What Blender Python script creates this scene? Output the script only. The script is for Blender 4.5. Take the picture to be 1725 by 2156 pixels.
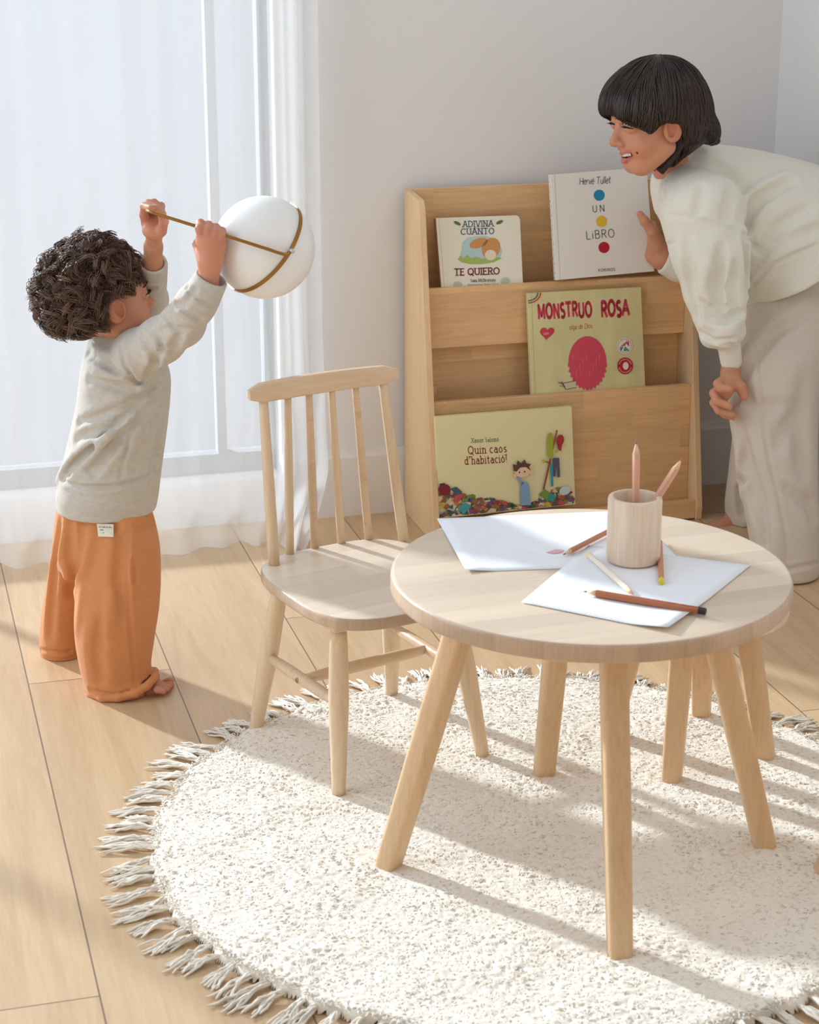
import bpy, math, random
import numpy as np
from mathutils import Vector, Matrix

for o in list(bpy.data.objects): bpy.data.objects.remove(o)
scene = bpy.context.scene
COL = scene.collection
rng = np.random.RandomState(7)
R = math.radians

# ------------------------------------------------------------------ camera
FPX, PITCH, CAMH = 4080.0, R(18.2), 1.364
cam_data = bpy.data.cameras.new('camera')
cam_data.sensor_fit = 'VERTICAL'; cam_data.sensor_height = 24.0; cam_data.sensor_width = 24.0
cam_data.lens = FPX / 2156.0 * 24.0
cam_data.clip_start = 0.05
cam_data.dof.use_dof = True; cam_data.dof.focus_distance = 3.5; cam_data.dof.aperture_fstop = 7.0
cam = bpy.data.objects.new('camera', cam_data); COL.objects.link(cam)
cam.location = (0, 0, CAMH); cam.rotation_euler = (R(90) - PITCH, 0, 0)
scene.camera = cam

# ------------------------------------------------------------------ look
vs = scene.view_settings
vs.view_transform = 'Standard'; vs.look = 'None'; vs.gamma = 1.0; vs.use_curve_mapping = False
vs.exposure = -0.12

# ------------------------------------------------------------------ room frame: s along the back wall, o out of it
YAW = R(15.53)
W0 = np.array([-.262, 4.101, 0.0]); WU = np.array([math.cos(YAW), math.sin(YAW), 0.0]); WN = np.array([math.sin(YAW), -math.cos(YAW), 0.0])
def wp(s, o, z): return W0 + WU*s + WN*o + np.array([0, 0, z])

# ------------------------------------------------------------------ sun and sky
SUN_DIR = np.array([.743*math.cos(R(21)), -.669*math.cos(R(21)), -math.sin(R(21))])
sd = bpy.data.lights.new('sun', 'SUN'); sd.energy = 13.5; sd.angle = R(2.2); sd.color = (.84, .93, 1.0)
so = bpy.data.objects.new('sun', sd); COL.objects.link(so)
so.rotation_euler = Vector(SUN_DIR).to_track_quat('-Z', 'Y').to_euler()

al = bpy.data.lights.new('left_fill_light', 'AREA'); al.shape = 'RECTANGLE'; al.size = 1.8; al.size_y = 2.0; al.energy = 22.0; al.color = (.72, .85, 1.0)  # added cool fill lamp for wall and floor; no window stands here
ao = bpy.data.objects.new('left_fill_light', al); COL.objects.link(ao); ao.location = Vector(wp(-2.0, 1.3, 1.35)); ao.rotation_euler = Vector(WU-.12*WN-np.array([0, 0, .12])).to_track_quat('-Z', 'Y').to_euler()

world = bpy.data.worlds.new('sky'); scene.world = world; world.use_nodes = True
nt = world.node_tree; nt.nodes.clear()
wout = nt.nodes.new('ShaderNodeOutputWorld'); bg = nt.nodes.new('ShaderNodeBackground')
tc = nt.nodes.new('ShaderNodeTexCoord')
def dotn(v):
    n = nt.nodes.new('ShaderNodeVectorMath'); n.operation = 'DOT_PRODUCT'; n.inputs[1].default_value = v
    nt.links.new(tc.outputs['Generated'], n.inputs[0]); return n.outputs['Value']
def rampn(src, stops):
    n = nt.nodes.new('ShaderNodeValToRGB'); mr = nt.nodes.new('ShaderNodeMapRange')
    mr.inputs['From Min'].default_value = -1; mr.inputs['From Max'].default_value = 1
    nt.links.new(src, mr.inputs['Value']); nt.links.new(mr.outputs['Result'], n.inputs['Fac'])
    e = n.color_ramp.elements
    while len(e) < len(stops): e.new(.5)
    for k, (p_, c_) in enumerate(stops): e[k].position = p_; e[k].color = (*c_, 1)
    return n.outputs['Color']
# brighter and bluer towards the window side on the left, softer and warmer to the right
lit = -WN*.80-WU*.50+np.array([0, 0, .30]); lit /= np.linalg.norm(lit)
col = rampn(dotn(tuple(lit)), [(0, (.66, .60, .54)), (.45, (.585, .55, .52)), (.72, (.68, .72, .78)), (1, (.86, 1.02, 1.22))])
nt.links.new(col, bg.inputs['Color']); bg.inputs['Strength'].default_value = 1.0
nt.links.new(bg.outputs[0], wout.inputs[0])

# ------------------------------------------------------------------ helpers: pixels to points on known depths
CF = np.array([0, math.cos(PITCH), -math.sin(PITCH)]); CU = np.array([0, math.sin(PITCH), math.cos(PITCH)]); CC = np.array([0, 0, CAMH])
def ray(px, py): return CF + (px-862.5)/FPX*np.array([1.0, 0, 0]) - (py-1078)/FPX*CU
def P(px, py, Y):
    d = ray(px, py); return CC + d*(Y/d[1])
def onz(px, py, z):
    d = ray(px, py); return CC + d*((z-CAMH)/d[2])
def onplane(px, py, q, n):
    d = ray(px, py); return CC + d*((q-CC) @ n)/(d @ n)
def dep(q): return (q-CC) @ CF
def m_of(rpx, q): return rpx*dep(np.asarray(q))/FPX

# ------------------------------------------------------------------ helpers: objects
def tag(o, label, cat, group=None, kind=None):
    if label: o['label'] = label
    if cat: o['category'] = cat
    if group: o['group'] = group
    if kind: o['kind'] = kind
    return o
def thing(name, label, cat, loc=(0, 0, 0), rotz=0, group=None):
    o = bpy.data.objects.new(name, None); COL.objects.link(o); o.empty_display_size = .05
    o.location = [float(v) for v in loc]; o.rotation_euler = (0, 0, rotz)
    return tag(o, label, cat, group)
def mesh_obj(name, verts, faces, mat, parent=None, smooth=True, world_coords=True, loc=None):
    """verts in world space unless world_coords is False (then local to the parent)"""
    v = np.asarray(verts, float).reshape(-1, 3)
    if parent is not None and world_coords:
        M = np.array(parent_matrix(parent).inverted()); v = v @ M[:3, :3].T + M[:3, 3]
    if parent is None and loc is not None: v = v - np.asarray(loc, float)
    me = bpy.data.meshes.new(name)
    if isinstance(faces, np.ndarray) and faces.ndim == 2:
        n = len(faces); k = faces.shape[1]
        me.vertices.add(len(v)); me.vertices.foreach_set('co', v.astype(np.float32).ravel())
        me.loops.add(n*k); me.loops.foreach_set('vertex_index', faces.astype(np.int32).ravel())
        me.polygons.add(n); me.polygons.foreach_set('loop_start', np.arange(n, dtype=np.int32)*k)
        me.polygons.foreach_set('loop_total', np.full(n, k, np.int32)); me.update(calc_edges=True)
    else:
        me.from_pydata([tuple(q) for q in v], [], [tuple(int(i) for i in f) for f in faces])
    me.validate(); me.update()
    if smooth: me.polygons.foreach_set('use_smooth', np.ones(len(me.polygons), bool))
    if mat is not None:
        for m in (mat if isinstance(mat, (list, tuple)) else [mat]): me.materials.append(m)
    o = bpy.data.objects.new(name, me); COL.objects.link(o)
    if parent is not None: o.parent = parent
    elif loc is not None: o.location = [float(q) for q in loc]
    return o
def parent_matrix(o):
    M = Matrix.LocRotScale(o.location, o.rotation_euler, o.scale)
    return (parent_matrix(o.parent) @ M) if o.parent else M
def bevel(o, w, seg=2, ang=40):
    m = o.modifiers.new('bevel', 'BEVEL'); m.width = w; m.segments = seg; m.limit_method = 'ANGLE'; m.angle_limit = R(ang)
    return o
def flat_angle(o, deg=40):
    try: o.data.set_sharp_from_angle(angle=R(deg))
    except Exception: pass
    return o
def merge(parts):
    V, F, n = [], [], 0
    for v, f in parts:
        v = np.asarray(v, float); V.append(v)
        F += [tuple(int(i)+n for i in q) for q in f]; n += len(v)
    return np.concatenate(V), F
def box(x0, x1, y0, y1, z0, z1):
    v = [(x, y, z) for z in (z0, z1) for y in (y0, y1) for x in (x0, x1)]
    f = [(0, 2, 3, 1), (4, 5, 7, 6), (0, 1, 5, 4), (2, 6, 7, 3), (0, 4, 6, 2), (1, 3, 7, 5)]
    return np.array(v, float), f
def wbox(s0, s1, o0, o1, z0, z1):
    v, f = box(s0, s1, o0, o1, z0, z1)
    return np.array([wp(*q) for q in v]), [tuple(reversed(q)) for q in f]
def frame_of(d):
    d = d/np.linalg.norm(d); a = np.array([0, 0, 1.0]) if abs(d[2]) < .9 else np.array([1.0, 0, 0])
    x = np.cross(a, d); x /= np.linalg.norm(x); return x, np.cross(d, x), d
def tube(pts, rad, n=12, cap=True):
    pts = np.asarray(pts, float); m = len(pts); rad = np.broadcast_to(np.asarray(rad, float), (m,))
    V = []; x = None
    for i in range(m):
        d = pts[min(i+1, m-1)] - pts[max(i-1, 0)]; d /= max(np.linalg.norm(d), 1e-9)
        if x is None: x, y, _ = frame_of(d)
        else:
            x = x - d*(x @ d); x /= max(np.linalg.norm(x), 1e-9); y = np.cross(d, x)
        a = np.linspace(0, 2*math.pi, n, endpoint=False)
        V.append(pts[i] + rad[i]*(np.cos(a)[:, None]*x + np.sin(a)[:, None]*y))
    V = np.concatenate(V); F = []
    for i in range(m-1):
        for j in range(n):
            k = (j+1) % n; F.append((i*n+j, i*n+k, (i+1)*n+k, (i+1)*n+j))
    if cap: F.append(tuple(range(n-1, -1, -1))); F.append(tuple((m-1)*n+j for j in range(n)))
    return V, F
def prism(a, b, sec_a, sec_b, x, y):
    """loft between two closed sections given in the (x, y) frame"""
    n = len(sec_a); V = [a+u*x+v*y for u, v in sec_a]+[b+u*x+v*y for u, v in sec_b]
    F = [(i, (i+1) % n, n+(i+1) % n, n+i) for i in range(n)]
    F += [tuple(range(n-1, -1, -1)), tuple(range(n, 2*n))]
    return np.array(V), F
def rounded_rect(w, h, r, n=4):
    pts = []
    for cx, cy, a0 in ((w/2-r, h/2-r, 0), (-w/2+r, h/2-r, 90), (-w/2+r, -h/2+r, 180), (w/2-r, -h/2+r, 270)):
        for k in range(n+1):
            a = R(a0+90*k/n); pts.append((cx+r*math.cos(a), cy+r*math.sin(a)))
    return pts
def strands(curves, rad, n=3):
    """many thin tubes at once; curves (N, M, 3), rad (N, M) or (M,)"""
    C = np.asarray(curves, float); N, M, _ = C.shape
    rad = np.broadcast_to(rad, (N, M))
    d = np.gradient(C, axis=1); d /= np.maximum(np.linalg.norm(d, axis=2, keepdims=True), 1e-9)
    ref = np.array([.31, .72, .62]); x = np.cross(d, ref); x /= np.maximum(np.linalg.norm(x, axis=2, keepdims=True), 1e-9)
    y = np.cross(d, x); a = np.arange(n)*2*math.pi/n
    V = C[:, :, None, :] + rad[:, :, None, None]*(np.cos(a)[None, None, :, None]*x[:, :, None, :] + np.sin(a)[None, None, :, None]*y[:, :, None, :])
    V = V.reshape(-1, 3)
    i, s, j = np.meshgrid(np.arange(N), np.arange(M-1), np.arange(n), indexing='ij')
    b = i*M*n + s*n; k = (j+1) % n
    F = np.stack([b+j, b+k, b+n+k, b+n+j], -1).reshape(-1, 4)
    return V, F
def vnoise(shape_pts, scale, seed):
    """smooth value noise at points (N,3) or (N,2)"""
    q = np.asarray(shape_pts, float)/scale; r = np.random.RandomState(seed)
    T = r.rand(64, 64, 64 if q.shape[1] == 3 else 1).astype(np.float32)
    i = np.floor(q).astype(int); f = q-i; f = f*f*(3-2*f)
    if q.shape[1] == 2:
        T = T[:, :, 0]; g = lambda a, b: T[(i[:, 0]+a) % 64, (i[:, 1]+b) % 64]
        return ((g(0, 0)*(1-f[:, 0])+g(1, 0)*f[:, 0])*(1-f[:, 1]) + (g(0, 1)*(1-f[:, 0])+g(1, 1)*f[:, 0])*f[:, 1])
    g = lambda a, b, c: T[(i[:, 0]+a) % 64, (i[:, 1]+b) % 64, (i[:, 2]+c) % 64]
    def lx(b, c): return g(0, b, c)*(1-f[:, 0])+g(1, b, c)*f[:, 0]
    return ((lx(0, 0)*(1-f[:, 1])+lx(1, 0)*f[:, 1])*(1-f[:, 2]) + (lx(0, 1)*(1-f[:, 1])+lx(1, 1)*f[:, 1])*f[:, 2])

# ------------------------------------------------------------------ materials
def srgb(r, g, b):
    def f(c):
        c /= 255.0; return c/12.92 if c <= .04045 else ((c+.055)/1.055)**2.4
    return (f(r), f(g), f(b))
def new_mat(name):
    m = bpy.data.materials.new(name); m.use_nodes = True; t = m.node_tree
    return m, t, t.nodes['Principled BSDF']
def N(t, typ, **kw):
    n = t.nodes.new(typ)
    for k, v in kw.items():
        if hasattr(n, k): setattr(n, k, v)
        else: n.inputs[k.replace('_', ' ')].default_value = v
    return n
def mixc(t, fac, a, b, mode='MIX'):
    n = t.nodes.new('ShaderNodeMix'); n.data_type = 'RGBA'; n.blend_type = mode
    for s, v in ((n.inputs['Factor'], fac), (n.inputs['A'], a), (n.inputs['B'], b)):
        if isinstance(v, bpy.types.NodeSocket): t.links.new(v, s)
        elif isinstance(v, (int, float)): s.default_value = v
        else: s.default_value = (*v[:3], 1)
    return n.outputs['Result']
def plain(name, c, rough=.6, bump=0, bscale=200, spec=.5, metal=0, sheen=0):
    m, t, b = new_mat(name); b.inputs['Base Color'].default_value = (*c, 1); b.inputs['Roughness'].default_value = rough
    b.inputs['Metallic'].default_value = metal; b.inputs['Specular IOR Level'].default_value = spec
    if sheen: b.inputs['Sheen Weight'].default_value = sheen
    if bump:
        co = N(t, 'ShaderNodeTexCoord'); nz = N(t, 'ShaderNodeTexNoise', Scale=bscale, Detail=4.0)
        t.links.new(co.outputs['Object'], nz.inputs['Vector'])
        bp = N(t, 'ShaderNodeBump', Strength=bump, Distance=.002); t.links.new(nz.outputs['Fac'], bp.inputs['Height']); t.links.new(bp.outputs[0], b.inputs['Normal'])
    return m
def wood(name, c1, c2, axis='Z', ring=1.0, rough=.5, plank=None, spec=.4, var=.35, offs=0.0):
    """stretched grain along an object axis; plank = (length along grain, width across, which axis is across)"""
    m, t, b = new_mat(name); co = N(t, 'ShaderNodeTexCoord'); mp = N(t, 'ShaderNodeMapping')
    t.links.new(co.outputs['Object'], mp.inputs['Vector'])
    sc = {'X': (1.2, 22, 22), 'Y': (22, 1.2, 22), 'Z': (22, 22, 1.2)}[axis]
    mp.inputs['Scale'].default_value = sc; mp.inputs['Location'].default_value = (offs, offs*1.7, offs*.6)
    vec = mp.outputs[0]
    nz = N(t, 'ShaderNodeTexNoise', Scale=1.6*ring, Detail=6.0, Roughness=.6, Distortion=.6); 
    fine = N(t, 'ShaderNodeTexNoise', Scale=9.0, Detail=4.0, Roughness=.7)
    big = N(t, 'ShaderNodeTexNoise', Scale=.35*ring, Detail=2.0)
    for q in (nz, fine, big): t.links.new(vec, q.inputs['Vector'])
    mul = N(t, 'ShaderNodeMath', operation='MULTIPLY'); t.links.new(nz.outputs['Fac'], mul.inputs[0]); mul.inputs[1].default_value = 9.0
    sn = N(t, 'ShaderNodeMath', operation='SINE'); t.links.new(mul.outputs[0], sn.inputs[0])
    mr = N(t, 'ShaderNodeMapRange'); mr.inputs['From Min'].default_value = -1; mr.inputs['From Max'].default_value = 1
    t.links.new(sn.outputs[0], mr.inputs['Value'])
    ad = N(t, 'ShaderNodeMath', operation='MULTIPLY_ADD'); t.links.new(mr.outputs[0], ad.inputs[0]); ad.inputs[1].default_value = .55
    t.links.new(fine.outputs['Fac'], ad.inputs[2])
    m2 = N(t, 'ShaderNodeMapRange'); m2.inputs['From Min'].default_value = .35; m2.inputs['From Max'].default_value = 1.15
    t.links.new(ad.outputs[0], m2.inputs['Value'])
    c = mixc(t, m2.outputs[0], c1, c2)
    bigr = N(t, 'ShaderNodeMapRange'); bigr.inputs['From Min'].default_value = .3; bigr.inputs['From Max'].default_value = .7
    bigr.inputs['To Min'].default_value = 1-var*.5; bigr.inputs['To Max'].default_value = 1.0
    t.links.new(big.outputs['Fac'], bigr.inputs['Value'])
    c = mixc(t, 1.0, c, bigr.outputs[0], 'MULTIPLY')
    if plank:
        L, Wd, ax = plank
        sx = N(t, 'ShaderNodeSeparateXYZ'); t.links.new(co.outputs['Object'], sx.inputs[0])
        along = sx.outputs[axis]; across = sx.outputs[ax]
        r1 = N(t, 'ShaderNodeMath', operation='DIVIDE'); t.links.new(across, r1.inputs[0]); r1.inputs[1].default_value = Wd
        fl = N(t, 'ShaderNodeMath', operation='FLOOR'); t.links.new(r1.outputs[0], fl.inputs[0])
        sh = N(t, 'ShaderNodeMath', operation='MULTIPLY_ADD'); t.links.new(fl.outputs[0], sh.inputs[0]); sh.inputs[1].default_value = .37
        al = N(t, 'ShaderNodeMath', operation='DIVIDE'); t.links.new(along, al.inputs[0]); al.inputs[1].default_value = L
        t.links.new(al.outputs[0], sh.inputs[2]); f2 = N(t, 'ShaderNodeMath', operation='FLOOR'); t.links.new(sh.outputs[0], f2.inputs[0])
        cb = N(t, 'ShaderNodeCombineXYZ'); t.links.new(fl.outputs[0], cb.inputs[0]); t.links.new(f2.outputs[0], cb.inputs[1])
        wn = N(t, 'ShaderNodeTexWhiteNoise'); t.links.new(cb.outputs[0], wn.inputs['Vector'])
        pr = N(t, 'ShaderNodeMapRange'); pr.inputs['To Min'].default_value = .86; pr.inputs['To Max'].default_value = 1.06
        t.links.new(wn.outputs['Value'], pr.inputs['Value']); c = mixc(t, 1.0, c, pr.outputs[0], 'MULTIPLY')
        va = N(t, 'ShaderNodeVectorMath', operation='ADD'); sv = N(t, 'ShaderNodeVectorMath', operation='SCALE'); sv.inputs['Scale'].default_value = 3.0
        t.links.new(wn.outputs['Color'], sv.inputs[0]); t.links.new(mp.outputs[0], va.inputs[0]); t.links.new(sv.outputs[0], va.inputs[1])
        for q in (nz, fine, big): t.links.new(va.outputs[0], q.inputs['Vector'])
    t.links.new(c, b.inputs['Base Color']); b.inputs['Roughness'].default_value = rough; b.inputs['Specular IOR Level'].default_value = spec
    bp = N(t, 'ShaderNodeBump', Strength=.12, Distance=.001); t.links.new(ad.outputs[0], bp.inputs['Height']); t.links.new(bp.outputs[0], b.inputs['Normal'])
    return m
def vcol_mat(name, rough=.55, bump=.05, bscale=300, sss=.0, spec=.5, sheen=0, weave=0):
    m, t, b = new_mat(name); a = N(t, 'ShaderNodeAttribute', attribute_name='Col')
    t.links.new(a.outputs['Color'], b.inputs['Base Color']); b.inputs['Roughness'].default_value = rough; b.inputs['Specular IOR Level'].default_value = spec
    if sss:
        b.inputs['Subsurface Weight'].default_value = sss; b.inputs['Subsurface Radius'].default_value = (1, .35, .2); b.inputs['Subsurface Scale'].default_value = .006
    if sheen: b.inputs['Sheen Weight'].default_value = sheen
    co = N(t, 'ShaderNodeTexCoord'); nz = N(t, 'ShaderNodeTexNoise', Scale=bscale, Detail=4.0); t.links.new(co.outputs['Object'], nz.inputs['Vector'])
    bp = N(t, 'ShaderNodeBump', Strength=bump, Distance=.002); t.links.new(nz.outputs['Fac'], bp.inputs['Height']); t.links.new(bp.outputs[0], b.inputs['Normal'])
    return m
def set_col(o, cols):
    a = o.data.color_attributes.new('Col', 'FLOAT_COLOR', 'POINT')
    c = np.ones((len(cols), 4), np.float32); c[:, :3] = cols; a.data.foreach_set('color', c.ravel())
_cm = {}
def ink(c, rough=.45):
    k = tuple(c)+(rough,)
    if k not in _cm: _cm[k] = plain('ink', srgb(*c), rough)
    return _cm[k]
# ================================================================== THE ROOM
m_wall = plain('wall_paint', (.80, .79, .785), .85, bump=.05, bscale=60)
m_trim = plain('white_gloss_trim', (.80, .78, .76), .45)
def struct(name, v, f, mat, parent=None, **k):
    o = mesh_obj(name, v, f, mat, parent, **k)
    if parent is None: o['kind'] = 'structure'
    return o
S_L, S_R, HT = -2.6, 1.126, 2.6
WIN = (-2.45, -.02, .10, 2.45)              # opening: s0, s1, z0, z1
TH = .12
parts = [wbox(S_L, WIN[0], -TH, 0, 0, HT), wbox(WIN[1], S_R+.1, -TH, 0, 0, HT), wbox(WIN[0], WIN[1], -TH, 0, 0, WIN[2]), wbox(WIN[0], WIN[1], -TH, 0, WIN[3], HT)]
v, f = merge(parts); struct('wall_back', v, f, m_wall, smooth=False)
v, f = wbox(S_R, S_R+.1, 0, 2.6, 0, HT); struct('wall_right', v, f, m_wall, smooth=False)
def skirt(name, a, b, fixed, back):
    prof = [(0, 0), (.014, 0), (.014, .135), (.010, .142), (.008, .149), (0, .150)]
    V, F = [], []
    for t_ in (a, b):
        for d_, z_ in prof: V.append(wp(t_, d_, z_) if back else wp(fixed-d_, t_, z_))
    n = len(prof); F = [(i, (i+1) % n, n+(i+1) % n, n+i) for i in range(n)]+[tuple(range(n-1, -1, -1)), tuple(range(n, 2*n))]
    return struct(name, V, F, m_trim, smooth=False)
skirt('baseboard_back', WIN[1], S_R, 0, True)
skirt('baseboard_right', 0, 2.6, S_R, False)

# floor: wide oak boards running out from the back wall, 0.2535 m wide; the object is turned so X = s, Y = -o
m_floor, t, b = new_mat('oak_boards')
co = N(t, 'ShaderNodeTexCoord'); sx = N(t, 'ShaderNodeSeparateXYZ'); t.links.new(co.outputs['Object'], sx.inputs[0])
def mth(op, a, b_=None, c_=None):
    n = N(t, 'ShaderNodeMath', operation=op)
    for i, v_ in enumerate((a, b_, c_)):
        if v_ is None: continue
        if isinstance(v_, bpy.types.NodeSocket): t.links.new(v_, n.inputs[i])
        else: n.inputs[i].default_value = v_
    return n.outputs[0]
PW = .2535
xs = mth('DIVIDE', mth('SUBTRACT', sx.outputs['X'], .112), PW); row = mth('FLOOR', xs); fx = mth('FRACT', xs)
ys = mth('ADD', mth('DIVIDE', sx.outputs['Y'], 1.9), mth('MULTIPLY_ADD', mth('ADD', row, 3.0), .45, .4132)); seg = mth('FLOOR', ys); fy = mth('FRACT', ys)
cb = N(t, 'ShaderNodeCombineXYZ'); t.links.new(row, cb.inputs[0]); t.links.new(seg, cb.inputs[1])
wn2 = N(t, 'ShaderNodeTexWhiteNoise'); t.links.new(cb.outputs[0], wn2.inputs['Vector'])
mp = N(t, 'ShaderNodeMapping'); mp.inputs['Scale'].default_value = (11, .8, 11); t.links.new(co.outputs['Object'], mp.inputs['Vector'])
sv = N(t, 'ShaderNodeVectorMath', operation='SCALE'); sv.inputs['Scale'].default_value = 7.0; t.links.new(wn2.outputs['Color'], sv.inputs[0])
va = N(t, 'ShaderNodeVectorMath', operation='ADD'); t.links.new(mp.outputs[0], va.inputs[0]); t.links.new(sv.outputs[0], va.inputs[1])
g1 = N(t, 'ShaderNodeTexNoise', Scale=1.1, Detail=5.0, Distortion=.8); g2 = N(t, 'ShaderNodeTexNoise', Scale=14.0, Detail=5.0, Roughness=.7)
t.links.new(va.outputs[0], g1.inputs['Vector']); t.links.new(va.outputs[0], g2.inputs['Vector'])
gr = mth('MULTIPLY_ADD', mth('SINE', mth('MULTIPLY', g1.outputs['Fac'], 26.0)), .10, mth('MULTIPLY_ADD', g2.outputs['Fac'], .75, .12))
c = mixc(t, gr, srgb(228, 196, 154), srgb(186, 148, 106))
pv = N(t, 'ShaderNodeMapRange'); pv.inputs['To Min'].default_value = .88; pv.inputs['To Max'].default_value = 1.05; t.links.new(wn2.outputs['Value'], pv.inputs['Value'])
c = mixc(t, 1.0, c, pv.outputs[0], 'MULTIPLY')
# a few knots
vo = N(t, 'ShaderNodeTexVoronoi', Scale=1.0, Randomness=1.0); km = N(t, 'ShaderNodeMapping'); km.inputs['Scale'].default_value = (4.6, 2.6, 1); km.inputs['Location'].default_value = (1.3, .4, 0)
t.links.new(co.outputs['Object'], km.inputs['Vector'])
nzk = N(t, 'ShaderNodeTexNoise', Scale=9.0); t.links.new(co.outputs['Object'], nzk.inputs['Vector'])
kv = N(t, 'ShaderNodeVectorMath', operation='ADD'); ks = N(t, 'ShaderNodeVectorMath', operation='SCALE'); ks.inputs['Scale'].default_value = .35
t.links.new(nzk.outputs['Color'], ks.inputs[0]); t.links.new(km.outputs[0], kv.inputs[0]); t.links.new(ks.outputs[0], kv.inputs[1]); t.links.new(kv.outputs[0], vo.inputs['Vector'])
kr = N(t, 'ShaderNodeMapRange'); kr.inputs['From Min'].default_value = .0; kr.inputs['From Max'].default_value = .075; kr.inputs['To Min'].default_value = .75; kr.inputs['To Max'].default_value = 0
t.links.new(vo.outputs['Distance'], kr.inputs['Value'])
c = mixc(t, mth('MULTIPLY', kr.outputs[0], g2.outputs['Fac']), c, srgb(92, 66, 44))
# joints
ex = mth('MINIMUM', fx, mth('SUBTRACT', 1.0, fx)); ey = mth('MINIMUM', fy, mth('SUBTRACT', 1.0, fy))
jx = mth('LESS_THAN', ex, .0046); jy = mth('LESS_THAN', ey, .0006); jj = mth('MAXIMUM', jx, jy)
c = mixc(t, mth('MULTIPLY', jj, .8), c, srgb(84, 62, 42))
t.links.new(c, b.inputs['Base Color']); b.inputs['Roughness'].default_value = .48; b.inputs['Specular IOR Level'].default_value = .9
bp = N(t, 'ShaderNodeBump', Strength=.25, Distance=.002); t.links.new(mth('MULTIPLY_ADD', jj, -2.0, mth('MULTIPLY', g2.outputs['Fac'], .35)), bp.inputs['Height']); t.links.new(bp.outputs[0], b.inputs['Normal'])
fo = mesh_obj('floor', *box(-3.2, 1.3, -4.6, .0, -.03, 0), m_floor, smooth=False)
fo.location = W0; fo.rotation_euler = (0, 0, YAW); fo['kind'] = 'structure'

# window: white frame, stile, glass pane
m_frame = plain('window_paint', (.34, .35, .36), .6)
win = thing('window_1', None, None, wp((WIN[0]+WIN[1])/2, -.08, 0)); win['kind'] = 'structure'
fr = [wbox(WIN[0], WIN[1], -.10, -.06, WIN[2], WIN[2]+.045), wbox(WIN[0], WIN[1], -.10, -.06, WIN[3]-.045, WIN[3]),
      wbox(WIN[0], WIN[0]+.04, -.10, -.06, WIN[2], WIN[3]), wbox(WIN[1]-.022, WIN[1], -.10, -.06, WIN[2], WIN[3])]
v, f = merge(fr); mesh_obj('window_frame', v, f, m_frame, win, smooth=False)
for s_ in (-.150, -1.05, -1.75):
    v, f = wbox(s_, s_+.02, -.10, -.065, WIN[2]+.045, WIN[3]-.045); mesh_obj('window_stile', v, f, m_frame, win, smooth=False)
m_glass = bpy.data.materials.new('window_glass'); m_glass.use_nodes = True; t = m_glass.node_tree; t.nodes.clear()
o_ = N(t, 'ShaderNodeOutputMaterial'); tr = N(t, 'ShaderNodeBsdfTransparent'); gl = N(t, 'ShaderNodeBsdfGlossy'); gl.inputs['Roughness'].default_value = .02
fr_ = N(t, 'ShaderNodeFresnel', IOR=1.45); mx = N(t, 'ShaderNodeMixShader')
t.links.new(fr_.outputs[0], mx.inputs[0]); t.links.new(tr.outputs[0], mx.inputs[1]); t.links.new(gl.outputs[0], mx.inputs[2]); t.links.new(mx.outputs[0], o_.inputs[0])
v, f = wbox(WIN[0]+.04, WIN[1]-.022, -.084, -.080, WIN[2]+.045, WIN[3]-.045); mesh_obj('pane', v, f, m_glass, win, smooth=False)

# sheer curtain, pooled on the floor
m_cur = bpy.data.materials.new('sheer_curtain'); m_cur.use_nodes = True; t = m_cur.node_tree; t.nodes.clear()
o_ = N(t, 'ShaderNodeOutputMaterial'); tr = N(t, 'ShaderNodeBsdfTransparent'); tl = N(t, 'ShaderNodeBsdfTranslucent'); df = N(t, 'ShaderNodeBsdfDiffuse')
tr.inputs[0].default_value = (.97, .985, 1, 1); tl.inputs[0].default_value = (.93, .95, .97, 1); df.inputs[0].default_value = (.86, .855, .85, 1)
co = N(t, 'ShaderNodeTexCoord'); nz = N(t, 'ShaderNodeTexNoise', Scale=260.0, Detail=2.0); mp = N(t, 'ShaderNodeMapping'); mp.inputs['Scale'].default_value = (1, 1, .25)
t.links.new(co.outputs['Object'], mp.inputs['Vector']); t.links.new(mp.outputs[0], nz.inputs['Vector'])
bp = N(t, 'ShaderNodeBump', Strength=.15, Distance=.001); t.links.new(nz.outputs['Fac'], bp.inputs['Height']); t.links.new(bp.outputs[0], df.inputs['Normal'])
m1 = N(t, 'ShaderNodeMixShader'); m1.inputs[0].default_value = .07; t.links.new(df.outputs[0], m1.inputs[1]); t.links.new(tl.outputs[0], m1.inputs[2])
m2 = N(t, 'ShaderNodeMixShader'); m2.inputs[0].default_value = .46; t.links.new(m1.outputs[0], m2.inputs[1]); t.links.new(tr.outputs[0], m2.inputs[2])
t.links.new(m2.outputs[0], o_.inputs[0])
ns, nz_ = 900, 150
S = np.linspace(-2.5, .052, ns); T = np.linspace(0, 1, nz_)
SS, TT = np.meshgrid(S, T, indexing='ij')
Z = 2.5*(1-TT)**1.0
fold = .016*np.sin(SS*31+1.2*np.sin(SS*7)) + .008*np.sin(SS*73+2) 
edge = np.clip((SS+.12)/.16, 0, 1); edge = edge*edge*(3-2*edge)
fold = fold*(1-edge) + edge*(.020*np.sin((SS-.052)*2*math.pi/.045+1.2))
low = np.clip((.55-Z)/.55, 0, 1)
O = .085 + fold*(1+.5*low) + .045*low**2 + .010*low*np.sin(SS*17+Z*9) + .006*low*np.sin(SS*48-Z*21)
O += .05*low**2*np.exp(-((SS+.02)/.07)**2)
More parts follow.
